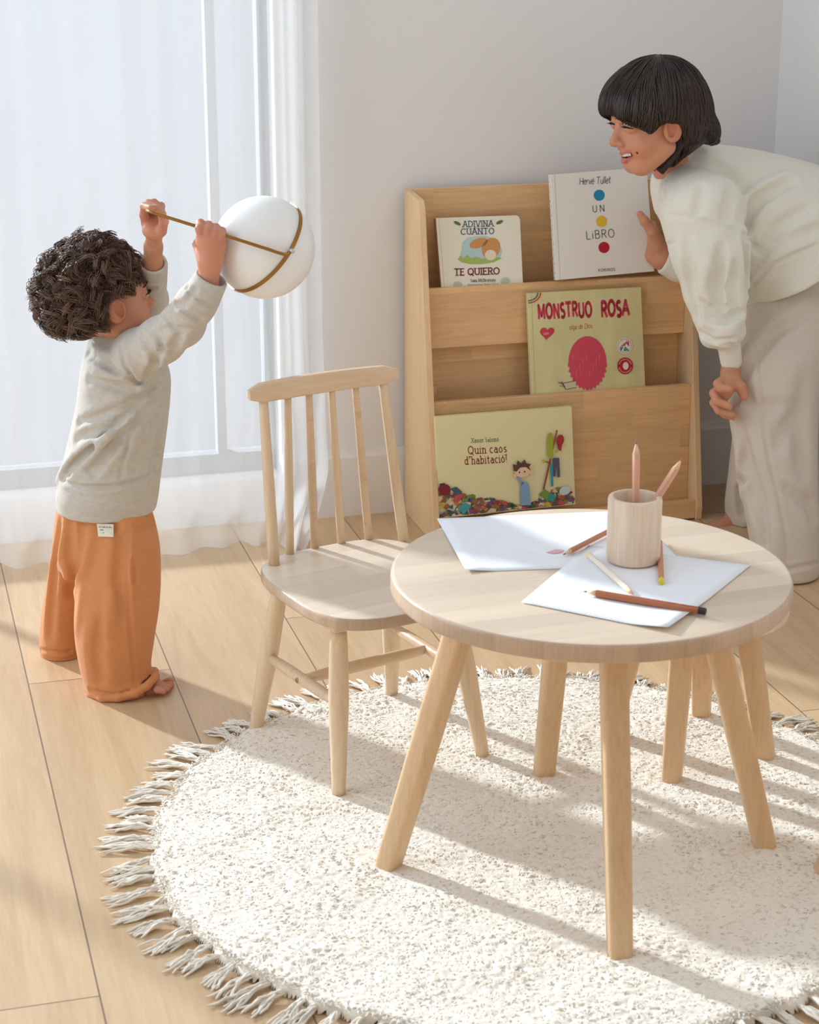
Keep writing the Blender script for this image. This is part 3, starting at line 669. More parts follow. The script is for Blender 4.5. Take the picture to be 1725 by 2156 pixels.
# ================================================================== IMPLICIT SURFACES FOR PEOPLE AND CLOTHES
class Vol:
    def __init__(s, lo, hi, h):
        s.lo = np.array(lo, np.float32); s.h = h; s.n = np.ceil((np.array(hi)-s.lo)/h).astype(int)+1
        s.d = np.full(tuple(s.n), .2, np.float32); s.hi = s.lo+(s.n-1)*h
    def sub(s, lo, hi):
        a = np.clip(np.floor((np.array(lo)-s.lo)/s.h).astype(int), 0, s.n); b = np.clip(np.ceil((np.array(hi)-s.lo)/s.h).astype(int)+1, 0, s.n)
        if (b <= a).any(): return None
        sl = tuple(slice(int(i), int(j)) for i, j in zip(a, b))
        g = [s.lo[k]+s.h*np.arange(a[k], b[k], dtype=np.float32) for k in range(3)]
        return sl, g[0][:, None, None], g[1][None, :, None], g[2][None, None, :]
    def op(s, lo, hi, fn, k=.01, mode='u', m=.03):
        r = s.sub(np.array(lo)-m-k, np.array(hi)+m+k)
        if r is None: return
        sl, X, Y, Z = r; b = fn(X, Y, Z).astype(np.float32); a = s.d[sl]
        if mode == 'add': s.d[sl] = a+b; return
        if mode == 's': b = -b
        sg = 1 if mode == 'u' else -1
        if k <= 0: s.d[sl] = np.minimum(a, b) if sg > 0 else np.maximum(a, b); return
        a_, b_ = sg*a, sg*b
        h = np.clip(.5+.5*(b_-a_)/k, 0, 1) if False else np.clip(.5+.5*(a_-b_)/k, 0, 1)
        s.d[sl] = sg*(a_*(1-h)+b_*h-k*h*(1-h))
    def cone(s, a, b, ra, rb, k=.01, mode='u'):
        a = np.array(a, np.float32); b = np.array(b, np.float32); r = max(ra, rb); ab = b-a; L2 = max(float(ab @ ab), 1e-10)
        def fn(X, Y, Z):
            px, py, pz = X-a[0], Y-a[1], Z-a[2]; t = np.clip((px*ab[0]+py*ab[1]+pz*ab[2])/L2, 0, 1)
            return np.sqrt((px-t*ab[0])**2+(py-t*ab[1])**2+(pz-t*ab[2])**2)-(ra+(rb-ra)*t)
        s.op(np.minimum(a, b)-r, np.maximum(a, b)+r, fn, k, mode)
    def chain(s, pts, k=.01, mode='u'):
        if len(pts) == 1: s.cone(pts[0][0], pts[0][0], pts[0][1], pts[0][1], k, mode)
        for (p, r), (q, u) in zip(pts[:-1], pts[1:]): s.cone(p, q, r, u, k, mode)
    def ell(s, c, r, M=None, k=.01, mode='u'):
        c = np.array(c, float); r = np.array(r, float); M = np.eye(3) if M is None else np.array(M); R_ = max(r)   # rows of M are the local axes
        def fn(X, Y, Z):
            x, y, z = X-c[0], Y-c[1], Z-c[2]
            l = [M[i, 0]*x+M[i, 1]*y+M[i, 2]*z for i in range(3)]
            k0 = np.sqrt(sum((l[i]/r[i])**2 for i in range(3))); k1 = np.sqrt(sum((l[i]/r[i]**2)**2 for i in range(3)))
            return k0*(k0-1)/np.maximum(k1, 1e-6)
        s.op(c-R_, c+R_, fn, k, mode)
    def loft(s, zs, cx, cy, rx, ry, k=.01, mode='u', ang=0.0, wob=None):
        zs = np.array(zs, float); o_ = np.argsort(zs); zs = zs[o_]; A = [np.array(q, float)[o_] if np.ndim(q) else np.full(len(zs), float(q)) for q in (cx, cy, rx, ry)]
        R_ = max(A[2].max(), A[3].max()); ca_, sa_ = math.cos(ang), math.sin(ang)
        def fn(X, Y, Z):
            z = np.clip(Z, zs[0], zs[-1]); fz = [np.interp(z.ravel(), zs, q).reshape(z.shape) for q in A]
            # smooth the interpolation a little
            x, y = X-fz[0], Y-fz[1]; u, v = x*ca_+y*sa_, -x*sa_+y*ca_
            rx_, ry_ = fz[2], fz[3]
            if wob is not None: w = wob(np.arctan2(v/ry_, u/rx_), z); rx_, ry_ = rx_*w, ry_*w
            k0 = np.sqrt((u/rx_)**2+(v/ry_)**2); k1 = np.sqrt((u/rx_**2)**2+(v/ry_**2)**2); d = k0*(k0-1)/np.maximum(k1, 1e-6)
            dz = np.maximum(zs[0]-Z, Z-zs[-1]); e = np.maximum(d, dz)
            return np.where((d > 0) & (dz > 0), np.sqrt(np.maximum(d, 0)**2+np.maximum(dz, 0)**2), e)
        s.op((A[0].min()-R_, A[1].min()-R_, zs[0]), (A[0].max()+R_, A[1].max()+R_, zs[-1]), fn, k, mode)
    def blur(s, n=1):
        for _ in range(n):
            for ax in range(3):
                d = s.d; f = np.swapaxes(d, 0, ax); g = f.copy(); g[1:-1] = .25*f[:-2]+.5*f[1:-1]+.25*f[2:]; s.d = np.swapaxes(g, 0, ax)
        s.d = np.ascontiguousarray(s.d)
    def at(s, P_):
        q = (np.asarray(P_)-s.lo)/s.h; i = np.clip(np.floor(q).astype(int), 0, s.n-2); f = np.clip(q-i, 0, 1); o_ = 0
        for a in (0, 1):
            for b in (0, 1):
                for c_ in (0, 1):
                    o_ = o_+s.d[i[..., 0]+a, i[..., 1]+b, i[..., 2]+c_]*((f[..., 0] if a else 1-f[..., 0])*(f[..., 1] if b else 1-f[..., 1])*(f[..., 2] if c_ else 1-f[..., 2]))
        return o_
    def hit(s, px, py):
        """first surface point seen at this pixel, walking in from the front"""
        d = ray(px, py); d = d/np.linalg.norm(d)
        t0 = ((s.lo[1]-CC[1])/d[1]); t1 = ((s.hi[1]-CC[1])/d[1]); tt = np.linspace(t0, t1, 900); Q = CC+d*tt[:, None]
        ins = ((Q >= s.lo) & (Q <= s.hi)).all(1); v = np.where(ins, s.at(Q), .2); k = np.argmax(v < 0)
        if v[k] >= 0: k = int(np.argmin(v))
        return Q[k]
    def crease(s, pts, amp=.004, w=.006, amp_end=None):
        """groove (amp > 0) or ridge (amp < 0) along a path of surface points"""
        Q = []
        for (a, b) in zip(pts[:-1], pts[1:]):
            m = max(2, int(np.hypot(b[0]-a[0], b[1]-a[1])/14))
            for i in range(m): t = i/m; Q.append(s.hit(a[0]+(b[0]-a[0])*t, a[1]+(b[1]-a[1])*t))
        Q.append(s.hit(*pts[-1])); n = len(Q)
        work = np.zeros_like(s.d); lip = np.zeros_like(s.d)
        for i in range(n-1):
            a, b = Q[i], Q[i+1]
            if np.linalg.norm(a-b) > .08: continue
            e0 = math.sin(math.pi*min(1, (i+.7)/n)) ** .6; ab = b-a; L2 = max(float(ab @ ab), 1e-10)
            r = s.sub(np.minimum(a, b)-4*w, np.maximum(a, b)+4*w)
            if r is None: continue
            sl, X, Y, Z = r; x, y, z = X-a[0], Y-a[1], Z-a[2]; t = np.clip((x*ab[0]+y*ab[1]+z*ab[2])/L2, 0, 1)
            d2 = (x-t*ab[0])**2+(y-t*ab[1])**2+(z-t*ab[2])**2; g = (e0*np.exp(-d2/(w*w))).astype(np.float32); work[sl] = np.maximum(work[sl], g); lip[sl] = np.maximum(lip[sl], (e0*np.exp(-(np.sqrt(d2)-1.9*w)**2/(1.44*w*w))).astype(np.float32))
        s.d += amp*work-(.32*amp*lip*(1-np.minimum(work*1.5, 1)) if amp > .004 else 0)
    def mesh(s, excl=None):
        d = s.d; sgn = d < 0
        c8 = [sgn[a:s.n[0]-1+a, b:s.n[1]-1+b, c_:s.n[2]-1+c_] for a in (0, 1) for b in (0, 1) for c_ in (0, 1)]
        al = c8[0].copy(); an = c8[0].copy()
        for c_ in c8[1:]: al &= c_; an |= c_
        I = np.argwhere(an & ~al); idm = np.full(al.shape, -1, np.int32); idm[I[:, 0], I[:, 1], I[:, 2]] = np.arange(len(I))
        val = {}
        for a in (0, 1):
            for b in (0, 1):
                for c_ in (0, 1): val[(a, b, c_)] = d[I[:, 0]+a, I[:, 1]+b, I[:, 2]+c_]
        acc = np.zeros((len(I), 3)); cnt = np.zeros(len(I))
        for a in val:
            for ax in range(3):
                if a[ax]: continue
                b = list(a); b[ax] = 1; b = tuple(b); va_, vb_ = val[a], val[b]; m = (va_ < 0) != (vb_ < 0)
                t = np.where(m, va_/np.where(m, va_-vb_, 1), 0); p = np.array(a, float)[None, :]+np.zeros((len(I), 3)); p[:, ax] += t
                acc[m] += p[m]; cnt[m] += 1
        V = s.lo+(I+acc/cnt[:, None])*s.h
        F = []
        for ax in range(3):
            b1, b2 = [(1, 2), (2, 0), (0, 1)][ax]
            sl0 = [slice(1, -1)]*3; sl0[ax] = slice(0, -1); sl1 = list(sl0); sl1[ax] = slice(1, None)
            e = sgn[tuple(sl0)] != sgn[tuple(sl1)]; J = np.argwhere(e)
            off = np.array([1, 1, 1]); off[ax] = 0; J = J+off
            s0 = sgn[J[:, 0], J[:, 1], J[:, 2]]
            def cell(d1, d2):
                K = J.copy(); K[:, b1] -= d1; K[:, b2] -= d2; return idm[K[:, 0], K[:, 1], K[:, 2]]
            q = np.stack([cell(1, 1), cell(0, 1), cell(0, 0), cell(1, 0)], -1); q[~s0] = q[~s0][:, ::-1]; F.append(q)
        F = np.concatenate(F); F = F[(F >= 0).all(1)]
        if excl is not None:
            keep = ~excl(V[F].mean(1)); F = F[keep]; u = np.unique(F); rm = np.full(len(V), -1); rm[u] = np.arange(len(u)); V = V[u]; F = rm[F]
        return V, F
def inbox(lo, hi): return lambda p: ((p > np.array(lo)) & (p < np.array(hi))).all(1)
def C_(px, py, Y, rpx):
    q = P(px, py, Y); return (q, m_of(rpx, q))
def chainp(v, pts, k=.01, mode='u'): v.chain([C_(*q) for q in pts], k, mode)
def sil_loft(v, rows, k=.01, ry=None, Yc=3.2, wob=None):
    """rows: (py, x_left, x_right, Y, depth radius m)"""
    zs, cx, cy, rx, ryy = [], [], [], [], []
    for py, xl, xr, Y, dr in rows:
        c_ = P((xl+xr)/2, py, Y); zs.append(c_[2]); cx.append(c_[0]); cy.append(Y); rx.append(m_of((xr-xl)/2, c_)); ryy.append(dr)
    # resample smoothly (monotone parameter, Catmull-Rom)
    A = np.array([zs, cx, cy, rx, ryy]).T; B = []
    for i in range(len(A)-1):
        p0, p1, p2, p3 = A[max(i-1, 0)], A[i], A[i+1], A[min(i+2, len(A)-1)]
        for t in np.linspace(0, 1, 6, endpoint=False): B.append(.5*((2*p1)+(-p0+p2)*t+(2*p0-5*p1+4*p2-p3)*t*t+(-p0+3*p1-3*p2+p3)*t**3))
    B.append(A[-1]); B = np.array(B)
    v.loft(B[:, 0], B[:, 1], B[:, 2], B[:, 3], B[:, 4], k, wob=wob)

def head_frame(yaw, pitch, roll=0.0):
    """rows: right, forward, up of the head; yaw = world heading of the face, pitch down is positive"""
    h = np.array([math.cos(yaw), math.sin(yaw), 0]); f = h*math.cos(pitch)-np.array([0, 0, 1])*math.sin(pitch); u = h*math.sin(pitch)+np.array([0, 0, 1])*math.cos(pitch)
    r = np.cross(f, u)
    r2 = r*math.cos(roll)+u*math.sin(roll); u2 = -r*math.sin(roll)+u*math.cos(roll)
    return np.array([r2, f, u2])
def build_head(v, O, M, H, smile=1.0, baby=0.0, cb=(-.10, .43)):
    """O = point under the chin plane centre, M rows right/forward/up, H = chin to crown"""
    def W(x, y, z): return O+H*(x*M[0]+y*M[1]+z*M[2])
    def E(c, r, k=.03, mode='u'): v.ell(W(*c), np.array(r)*H, M, k*H, mode)
    def K(a, b, ra, rb, k=.03, mode='u'): v.cone(W(*a), W(*b), ra*H, rb*H, k*H, mode)
    E((0, cb[0], .63), (.355, cb[1], .365), 0)                      # cranium
    E((0, .06, .60), (.325, .325, .34), .05)                     # forehead
    E((0, .11, .34), (.275+.02*baby, .265, .30), .08)                       # face mass
    K((-.07, .24, .095), (.07, .24, .095), .080, .080, .09)                  # chin
    K((.24, .0, .25), (.10, .19, .10), .075, .075, .09); K((-.24, .0, .25), (-.10, .19, .10), .075, .075, .09)   # jaw
    for s_ in (-1, 1):
        E((s_*.165, .225, .285+.02*smile), (.105+.03*baby, .10+.01*baby, .095), .07)            # cheek
        E((s_*.155, .372, .505), (.092, .060, .052), .05, 's')   # socket
        E((s_*.150, .300, .492), (.085, .078, .062), .012)        # eye with lids
        K((s_*.06, .375, .565), (s_*.22, .305, .575), .028, .022, .05)        # brow ridge
        E((s_*.352, -.015, .43), (.045, .095, .125), .02)         # ear
        E((s_*.385, .005, .455), (.035, .050, .070), .015, 's'); E((s_*.375, .015, .395), (.03, .03, .035), .015, 's')
        E((s_*.058, .385, .338), (.031, .038, .031), .02)         # nostril wing
        E((s_*.032, .418, .312), (.014, .020, .010), .008, 's')
    K((0, .350, .52), (0, .432-.025*baby, .362), .030, .044, .045)           # bridge
    E((0, .432-.03*baby, .356), (.041, .040, .038), .03)                      # tip
    K((0, .340, .29), (0, .352, .245), .020, .020, .04)           # philtrum
    # mouth
    w = .105+.055*smile; zc = .018*smile+.008
    for s_ in (-1, 1):
        K((0, .370, .238), (s_*w, .298, .240+zc*1.9), .0225-.005*smile, .009, .02)       # upper lip
        K((0, .358, .166-.006*smile), (s_*w*.95, .296, .222+zc), .0275-.006*smile, .009, .02)      # lower lip
        E((s_*(w+.03), .285, .245+zc), (.02, .02, .03), .03, 's')
    if smile > .3:
        for s_ in (-1, 1): K((0, .40, .203), (s_*w*.80, .345, .226+zc), .023, .009, .006, 's')
        K((-.05, .34, .212), (.05, .34, .212), .022, .022, .008, 's')
    else:
        for s_ in (-1, 1): K((0, .405, .204), (s_*w*.9, .32, .222), .006, .004, .01, 's')
    return W
def head_cols(Pts, W, M, H, O, base, lip, smile=1.0):
    q = (Pts-O)@M.T/H; c = np.tile(np.array(base), (len(Pts), 1))
    def bl_(mask, col_): c[:] = c*(1-mask[:, None])+np.array(col_)*mask[:, None]
    def g(cx, cy, cz, r): return np.exp(-(((q[:, 0]-cx)/r[0])**2+((q[:, 1]-cy)/r[1])**2+((q[:, 2]-cz)/r[2])**2))
    for s_ in (-1, 1):
        bl_(.35*g(s_*.18, .27, .30, (.10, .12, .08)), (base[0]*1.02, base[1]*.66, base[2]*.60))
        bl_(.45*g(s_*.37, 0, .43, (.06, .12, .14)), (base[0]*.95, base[1]*.60, base[2]*.52))
    bl_(.30*g(0, .43, .35, (.06, .08, .05)), (base[0], base[1]*.65, base[2]*.6))
    w = .105+.055*smile; zc = .018*smile+.008
    ax = np.abs(q[:, 0]); cu_ = zc*1.5*(ax/w)**2
    up = np.exp(-((q[:, 2]-.243-cu_)/.020)**4)*(ax < w)*(q[:, 1] > .27); lo_ = np.exp(-((q[:, 2]-.172-cu_*1.8)/.028)**4)*(ax < w*.95)*(q[:, 1] > .27)
    bl_(.60*np.clip(up+lo_, 0, 1), lip)
    if smile > .3: bl_(((np.abs(q[:, 2]-.208-cu_) < .020) & (ax < w*.9) & (q[:, 1] < .355) & (q[:, 1] > .26)).astype(float)*.85, (.10, .02, .02))
    return c
# ================================================================== LETTERING (strokes in a 0..1 cap-height box)
def arc(cx, cy, rx, ry, a0, a1, n=10): return [(cx+rx*math.cos(R(a0+(a1-a0)*i/n)), cy+ry*math.sin(R(a0+(a1-a0)*i/n))) for i in range(n+1)]
G = {}
def gl_(ch, w, *st): G[ch] = (w, [list(s) for s in st])
gl_('A', .78, [(0, 0), (.39, 1)], [(.39, 1), (.78, 0)], [(.14, .36), (.64, .36)])
gl_('B', .62, [(.05, 0), (.05, 1)], [(.05, 1), (.3, 1)]+arc(.32, .77, .22, .23, 90, -90)+[(.05, .54)], [(.05, .54), (.32, .54)]+arc(.34, .27, .27, .27, 90, -90)+[(.05, 0)])
gl_('C', .75, arc(.42, .5, .40, .5, 45, 315, 16))
gl_('D', .75, [(.08, 0), (.08, 1)], [(.08, 1), (.3, 1)]+arc(.3, .5, .42, .5, 90, -90, 14)+[(.08, 0)])
gl_('E', .58, [(.08, 0), (.08, 1)], [(.08, 1), (.56, 1)], [(.08, .52), (.46, .52)], [(.08, 0), (.58, 0)])
gl_('H', .7, [(.08, 0), (.08, 1)], [(.62, 0), (.62, 1)], [(.08, .5), (.62, .5)])
gl_('I', .2, [(.1, 0), (.1, 1)])
gl_('K', .62, [(.08, 0), (.08, 1)], [(.58, 1), (.08, .45)], [(.2, .58), (.6, 0)])
gl_('L', .55, [(.08, 1), (.08, 0)], [(.08, 0), (.55, 0)])
gl_('M', .9, [(.08, 0), (.08, 1)], [(.08, 1), (.45, .15), (.82, 1)], [(.82, 1), (.82, 0)])
gl_('N', .75, [(.08, 0), (.08, 1)], [(.08, 1), (.67, 0)], [(.67, 0), (.67, 1)])
gl_('O', .84, arc(.42, .5, .38, .5, 90, 450, 20))
gl_('Q', .84, arc(.42, .5, .38, .5, 90, 450, 20), [(.45, .2), (.8, -.16)])
gl_('R', .66, [(.08, 0), (.08, 1)], [(.08, 1), (.34, 1)]+arc(.35, .75, .24, .25, 90, -90)+[(.08, .5)], [(.32, .5), (.64, 0)])
gl_('S', .58, arc(.30, .75, .22, .25, 40, 270, 12)+arc(.30, .25, .24, .25, 90, -140, 12))
gl_('T', .7, [(.35, 0), (.35, 1)], [(0, 1), (.7, 1)])
gl_('U', .74, [(.08, 1), (.08, .35)]+arc(.37, .35, .29, .35, 180, 360, 12)+[(.66, 1)])
gl_('V', .76, [(0, 1), (.38, 0)], [(.38, 0), (.76, 1)])
gl_('X', .72, [(.04, 0), (.68, 1)], [(.04, 1), (.68, 0)])
gl_('J', .4, [(.3, 1), (.3, .1), (.1, -.1)])
XH = .66
gl_('a', .52, arc(.25, .22, .21, .22, 0, 360, 14), [(.46, .0), (.46, .45)]+arc(.26, .45, .2, .21, 0, 140, 8))
gl_('b', .56, [(.08, 0), (.08, 1)], arc(.30, .33, .22, .33, 0, 360, 14))
gl_('c', .48, arc(.28, .33, .24, .33, 50, 310, 12))
gl_('d', .56, [(.48, 0), (.48, 1)], arc(.26, .33, .22, .33, 0, 360, 14))
gl_('e', .5, [(.05, .36), (.47, .36)]+arc(.26, .33, .22, .33, 10, 320, 14))
gl_('g', .54, arc(.26, .34, .21, .32, 0, 360, 14), [(.47, .64), (.47, -.1)]+arc(.26, -.1, .21, .2, 0, -150, 8))
gl_('h', .56, [(.08, 0), (.08, 1)], [(.08, .4)]+arc(.28, .42, .20, .24, 180, 0, 8)+[(.48, 0)])
gl_('i', .18, [(.09, 0), (.09, XH)], [(.09, .88), (.09, .92)])
gl_('j', .2, [(.12, XH), (.12, -.2), (0, -.25)], [(.12, .88), (.12, .92)])
gl_('l', .18, [(.09, 0), (.09, 1)])
gl_('m', .86, [(.08, 0), (.08, XH)], [(.08, .42)]+arc(.26, .44, .17, .22, 180, 0, 7)+[(.43, 0)], [(.43, .42)]+arc(.61, .44, .17, .22, 180, 0, 7)+[(.78, 0)])
gl_('n', .56, [(.08, 0), (.08, XH)], [(.08, .42)]+arc(.28, .43, .20, .23, 180, 0, 8)+[(.48, 0)])
gl_('o', .54, arc(.27, .33, .23, .33, 90, 450, 16))
gl_('r', .38, [(.08, 0), (.08, XH)], [(.08, .44), (.2, .62), (.36, .62)])
gl_('s', .44, arc(.23, .49, .15, .17, 40, 270, 8)+arc(.23, .16, .17, .16, 90, -140, 8))
gl_('t', .36, [(.16, .95), (.16, .12)]+arc(.28, .12, .12, .12, 180, 290, 4), [(.0, XH), (.34, XH)])
gl_('u', .56, [(.08, XH), (.08, .24)]+arc(.28, .24, .20, .24, 180, 360, 8)+[(.48, XH)], [(.48, 0), (.48, .3)])
gl_('v', .52, [(.02, XH), (.26, 0)], [(.26, 0), (.5, XH)])
gl_('x', .5, [(.03, 0), (.47, XH)], [(.03, XH), (.47, 0)])
gl_('y', .5, [(.03, XH), (.26, .1)], [(.48, XH), (.2, -.28), (.05, -.3)])
gl_('\'', .2, [(.12, 1), (.08, .75)])
gl_('!', .2, [(.1, 1), (.1, .28)], [(.1, .03), (.1, .05)])
gl_('8', .5, arc(.25, .27, .22, .27, 0, 360, 12), arc(.25, .76, .18, .22, 0, 360, 12))
gl_('.', .16, [(.08, .02), (.08, .04)])
ACC = {'Á': ('A', .39, 1.05), 'ó': ('o', .27, .76), 'é': ('e', .27, .76), 'í': ('i', .1, .8)}
def text2d(s, x, y, h, ang=0.0, w=.10, slant=0.0, serif=False, gap=.14, wide=1.0, word=.38, jitter=0.0, seed=0):
    """returns list of polygons in picture coordinates (y down); x, y = baseline start, h = cap height in px"""
    out = []; cx = 0.0; ca_, sa_ = math.cos(R(ang)), math.sin(R(ang)); r = np.random.RandomState(seed)
    def T(a, b, dy=0): a2 = cx+a*wide+slant*b; return (x+h*(a2*ca_+(b+dy)*sa_), y+h*(a2*sa_-(b+dy)*ca_))
    def ribbon(pts, ww, dy=0):
        for (a, b), (c_, d) in zip(pts[:-1], pts[1:]):
            L_ = math.hypot(c_-a, d-b) or 1e-6; nx, ny = -(d-b)/L_*ww/2, (c_-a)/L_*ww/2; ex, ey = (c_-a)/L_*ww*.18, (d-b)/L_*ww*.18
            out.append([T(a-ex+nx, b-ey+ny, dy), T(a-ex-nx, b-ey-ny, dy), T(c_+ex-nx, d+ey-ny, dy), T(c_+ex+nx, d+ey+ny, dy)])
    for ch in s:
        if ch == ' ': cx += word*wide; continue
        acc = None
        if ch in ACC: base, ax_, ay_ = ACC[ch]; acc = (ax_, ay_); ch = base
        W_, st = G[ch]; dy = (r.rand()-.5)*jitter
        for p_ in st:
            thin = serif and len(p_) == 2 and abs(p_[0][0]-p_[1][0]) > .2*abs(p_[0][1]-p_[1][1]) and p_[1][0] < p_[0][0]
            ribbon(p_, w*(.6 if thin else 1), dy)
            if serif:
                for e_, o_ in ((p_[0], p_[1]), (p_[-1], p_[-2])):
                    dx_, dy_ = e_[0]-o_[0], e_[1]-o_[1]
                    if abs(dy_) > 1.0*abs(dx_) and (abs(e_[1]) < .02 or abs(e_[1]-1) < .02 or abs(e_[1]-XH) < .02) and math.hypot(dx_, dy_) > .08:
                        sw = .20 if ch.isupper() else .155; lft = sw; rgt = sw
                        if ch.islower() and e_[1] > .3: rgt = .02
                        ribbon([(e_[0]-lft, e_[1]), (e_[0]+rgt, e_[1])], w*.8, dy)
        if acc: ribbon([(acc[0]-.04, acc[1]), (acc[0]+.10, acc[1]+.16)], w*.8)
        cx += (W_+gap)*wide
    return out
def ellipse_px(cx, cy, rx, ry, ang=0, n=36):
    return [(cx+rx*math.cos(2*math.pi*i/n)*math.cos(R(ang))-ry*math.sin(2*math.pi*i/n)*math.sin(R(ang)), cy+rx*math.cos(2*math.pi*i/n)*math.sin(R(ang))+ry*math.sin(2*math.pi*i/n)*math.cos(R(ang))) for i in range(n)]

class Book:
    def __init__(s, label, quad, off_t, off_b, thick, cover, pages=(226, 220, 206), ext=0.0, rough=.35, cover_mat=None, spine_mat=None, round_tr=False):
        TL, TR, BR, BL = quad
        nw = WN; s.tl = onplane(*TL, W0+WN*off_t, nw); s.tr = onplane(*TR, W0+WN*off_t, nw); s.bl = onplane(*BL, W0+WN*off_b, nw); s.br = onplane(*BR, W0+WN*off_b, nw)
        ctr = (s.tl+s.tr+s.bl+s.br)/4; ex = (s.tr-s.tl)+(s.br-s.bl); ex /= np.linalg.norm(ex); ey = (s.tl-s.bl)+(s.tr-s.br); ey -= ex*(ex @ ey); ey /= np.linalg.norm(ey)
        n = np.cross(ex, ey); n /= np.linalg.norm(n)
        if n @ (CC-ctr) < 0: n = -n
        s.n, s.c, s.ex, s.ey = n, ctr, ex, ey; s.layer = 0
        C4 = [onplane(*q, ctr, n) for q in (TL, TR, BR, BL)]
        if ext: C4[2] = C4[2]-ey*ext; C4[3] = C4[3]-ey*ext
        s.C4 = C4; s.root = thing('picture_book', label, 'book', (C4[2]+C4[3])/2-n*thick/2)
        def slab4(c4, d0, d1): V = [q-n*d0 for q in c4]+[q-n*d1 for q in c4]; return V, [(3, 2, 1, 0), (4, 5, 6, 7)]+[(i, (i+1) % 4, 4+(i+1) % 4, 4+i) for i in range(4)]
        cm = cover_mat or plain('book_cover', srgb(*cover), rough)
        if round_tr:
            k = []; a_, b_, c_ = C4[0], C4[1], C4[2]; r_ = .012
            p0 = b_+(a_-b_)/np.linalg.norm(a_-b_)*r_; p2 = b_+(c_-b_)/np.linalg.norm(c_-b_)*r_
            for i in range(7): t = i/6; k.append(p0*(1-t)**2+2*b_*t*(1-t)+p2*t*t)
            cc4 = [C4[0]]+k+[C4[2], C4[3]]
        else: cc4 = C4
        def slabn(c, d0, d1):
            m = len(c); V = [q-n*d0 for q in c]+[q-n*d1 for q in c]; return V, [tuple(range(m-1, -1, -1)), tuple(range(m, 2*m))]+[(i, (i+1) % m, m+(i+1) % m, m+i) for i in range(m)]
        s.front = bevel(mesh_obj('front_cover', *slabn(cc4, 0, .0022), cm, s.root, smooth=False), .0004, 2)
        bevel(mesh_obj('back_cover', *slabn(cc4, thick-.0022, thick), cm, s.root, smooth=False), .0004, 2)
        inn = [C4[0]+ex*.004-ey*.003, C4[1]-ex*.003-ey*.003, C4[2]-ex*.003+ey*.003, C4[3]+ex*.004+ey*.003]
        mesh_obj('page_block', *slab4(inn, .0022, thick-.0022), plain('page_edges', srgb(*pages), .8), s.root, smooth=False)
        sp = [C4[0]-ex*.0012, C4[0]+ex*.0022, C4[3]+ex*.0022, C4[3]-ex*.0012]
        s.spine = bevel(mesh_obj('spine', *slab4(sp, .0002, thick-.0002), spine_mat or cm, s.root, smooth=False), .0008, 2)
    def pt(s, x, y, lay=None): return onplane(x, y, s.c, s.n)+s.n*(.00025+.00012*(s.layer if lay is None else lay))
    def art(s, name, polys, color, label=None, rough=.5, parent=None):
        s.layer += 1; V, F = [], []
        for pl in polys:
            k = len(V); V += [s.pt(*q) for q in pl]; m = len(pl)
            f = list(range(k, k+m)); a = np.array(V[k:k+m]); nn = np.zeros(3)
            for i in range(m): nn += np.cross(a[i], a[(i+1) % m])
            if nn @ s.n < 0: f = f[::-1]
            F.append(tuple(f))
        V = np.array(V)
        o = mesh_obj(name, V, F, ink(color, rough), parent or s.front, smooth=False)
        if label: o['label'] = label
        return o
    def hinge(s, dx, c):
        a, b_ = s.C4[0]+s.ex*dx+s.n*.0002, s.C4[3]+s.ex*dx+s.n*.0002
        mesh_obj('hinge_groove', [a, a+s.ex*.0012, b_+s.ex*.0012, b_], [(3, 2, 1, 0)], ink(c), s.front, smooth=False)

# --- cream board book on the top tier
b1 = Book('cream board book with blue and red title on the left of the top tier', [(918, 459), (1095, 453), (1101, 597), (930, 604)], .075, .118, .016, (240, 235, 216), ext=.028, round_tr=True, spine_mat=plain('book_spine', srgb(160, 140, 110), .5))
b1.hinge(.006, (214, 208, 190))
b1.art('painted_vignette', [[(972, 525), (974, 510), (985, 500), (1003, 497), (1022, 497), (1040, 502), (1052, 513), (1057, 528), (1055, 540), (1040, 551), (1012, 557), (985, 555), (968, 543)]], (186, 212, 214))
b1.art('painted_grass', [[(964, 546), (970, 538), (976, 544), (984, 536), (992, 544), (1003, 540), (1015, 545), (1035, 542), (1050, 541), (1057, 544), (1040, 552), (1018, 556), (990, 556), (972, 552)]], (166, 190, 96))
b1.art('painted_shape', [ellipse_px(1034, 523, 19, 23, 25), ellipse_px(1008, 512, 20, 10, -18)], (212, 150, 84), 'soft orange-brown painted patch')
b1.art('painted_shape', [ellipse_px(1033, 537, 12, 11, 0)], (238, 224, 200), 'small pale painted patch')
leafs = []
for cx_, cy_, an_ in ((963, 470, 25), (1052, 468, -25)): leafs += [ellipse_px(cx_, cy_, 8, 3.4, an_, 16)]
b1.art('painted_leaf', leafs, (92, 120, 40))
b1.art('title_lettering', text2d('ADIVINA', 975, 478, 12, -1.5, .13, serif=True, gap=.18), (52, 84, 124), 'dark blue title line')
b1.art('title_lettering', text2d('CUÁNTO', 971, 494, 12, -1.5, .13, serif=True, gap=.16, wide=1.08), (52, 84, 124), 'dark blue title line')
b1.art('title_lettering', text2d('TE QUIERO', 957, 580, 13.5, -1.8, .16, serif=True, gap=.14, wide=1.08), (128, 38, 44), 'dark red title line')
b1.art('author_lettering', text2d('Sam McBratney', 991, 594, 6.2, -1.8, .12, serif=True, gap=.12), (70, 74, 70))
b1.art('author_lettering', text2d('ilustraciones Anita Jeram', 985, 603, 5.4, -1.8, .10, serif=False, gap=.10, wide=.9), (70, 74, 70))
b1.art('painted_spot', [ellipse_px(964, 599, 9, 6), ellipse_px(1064, 591, 9, 7)], (190, 204, 176))
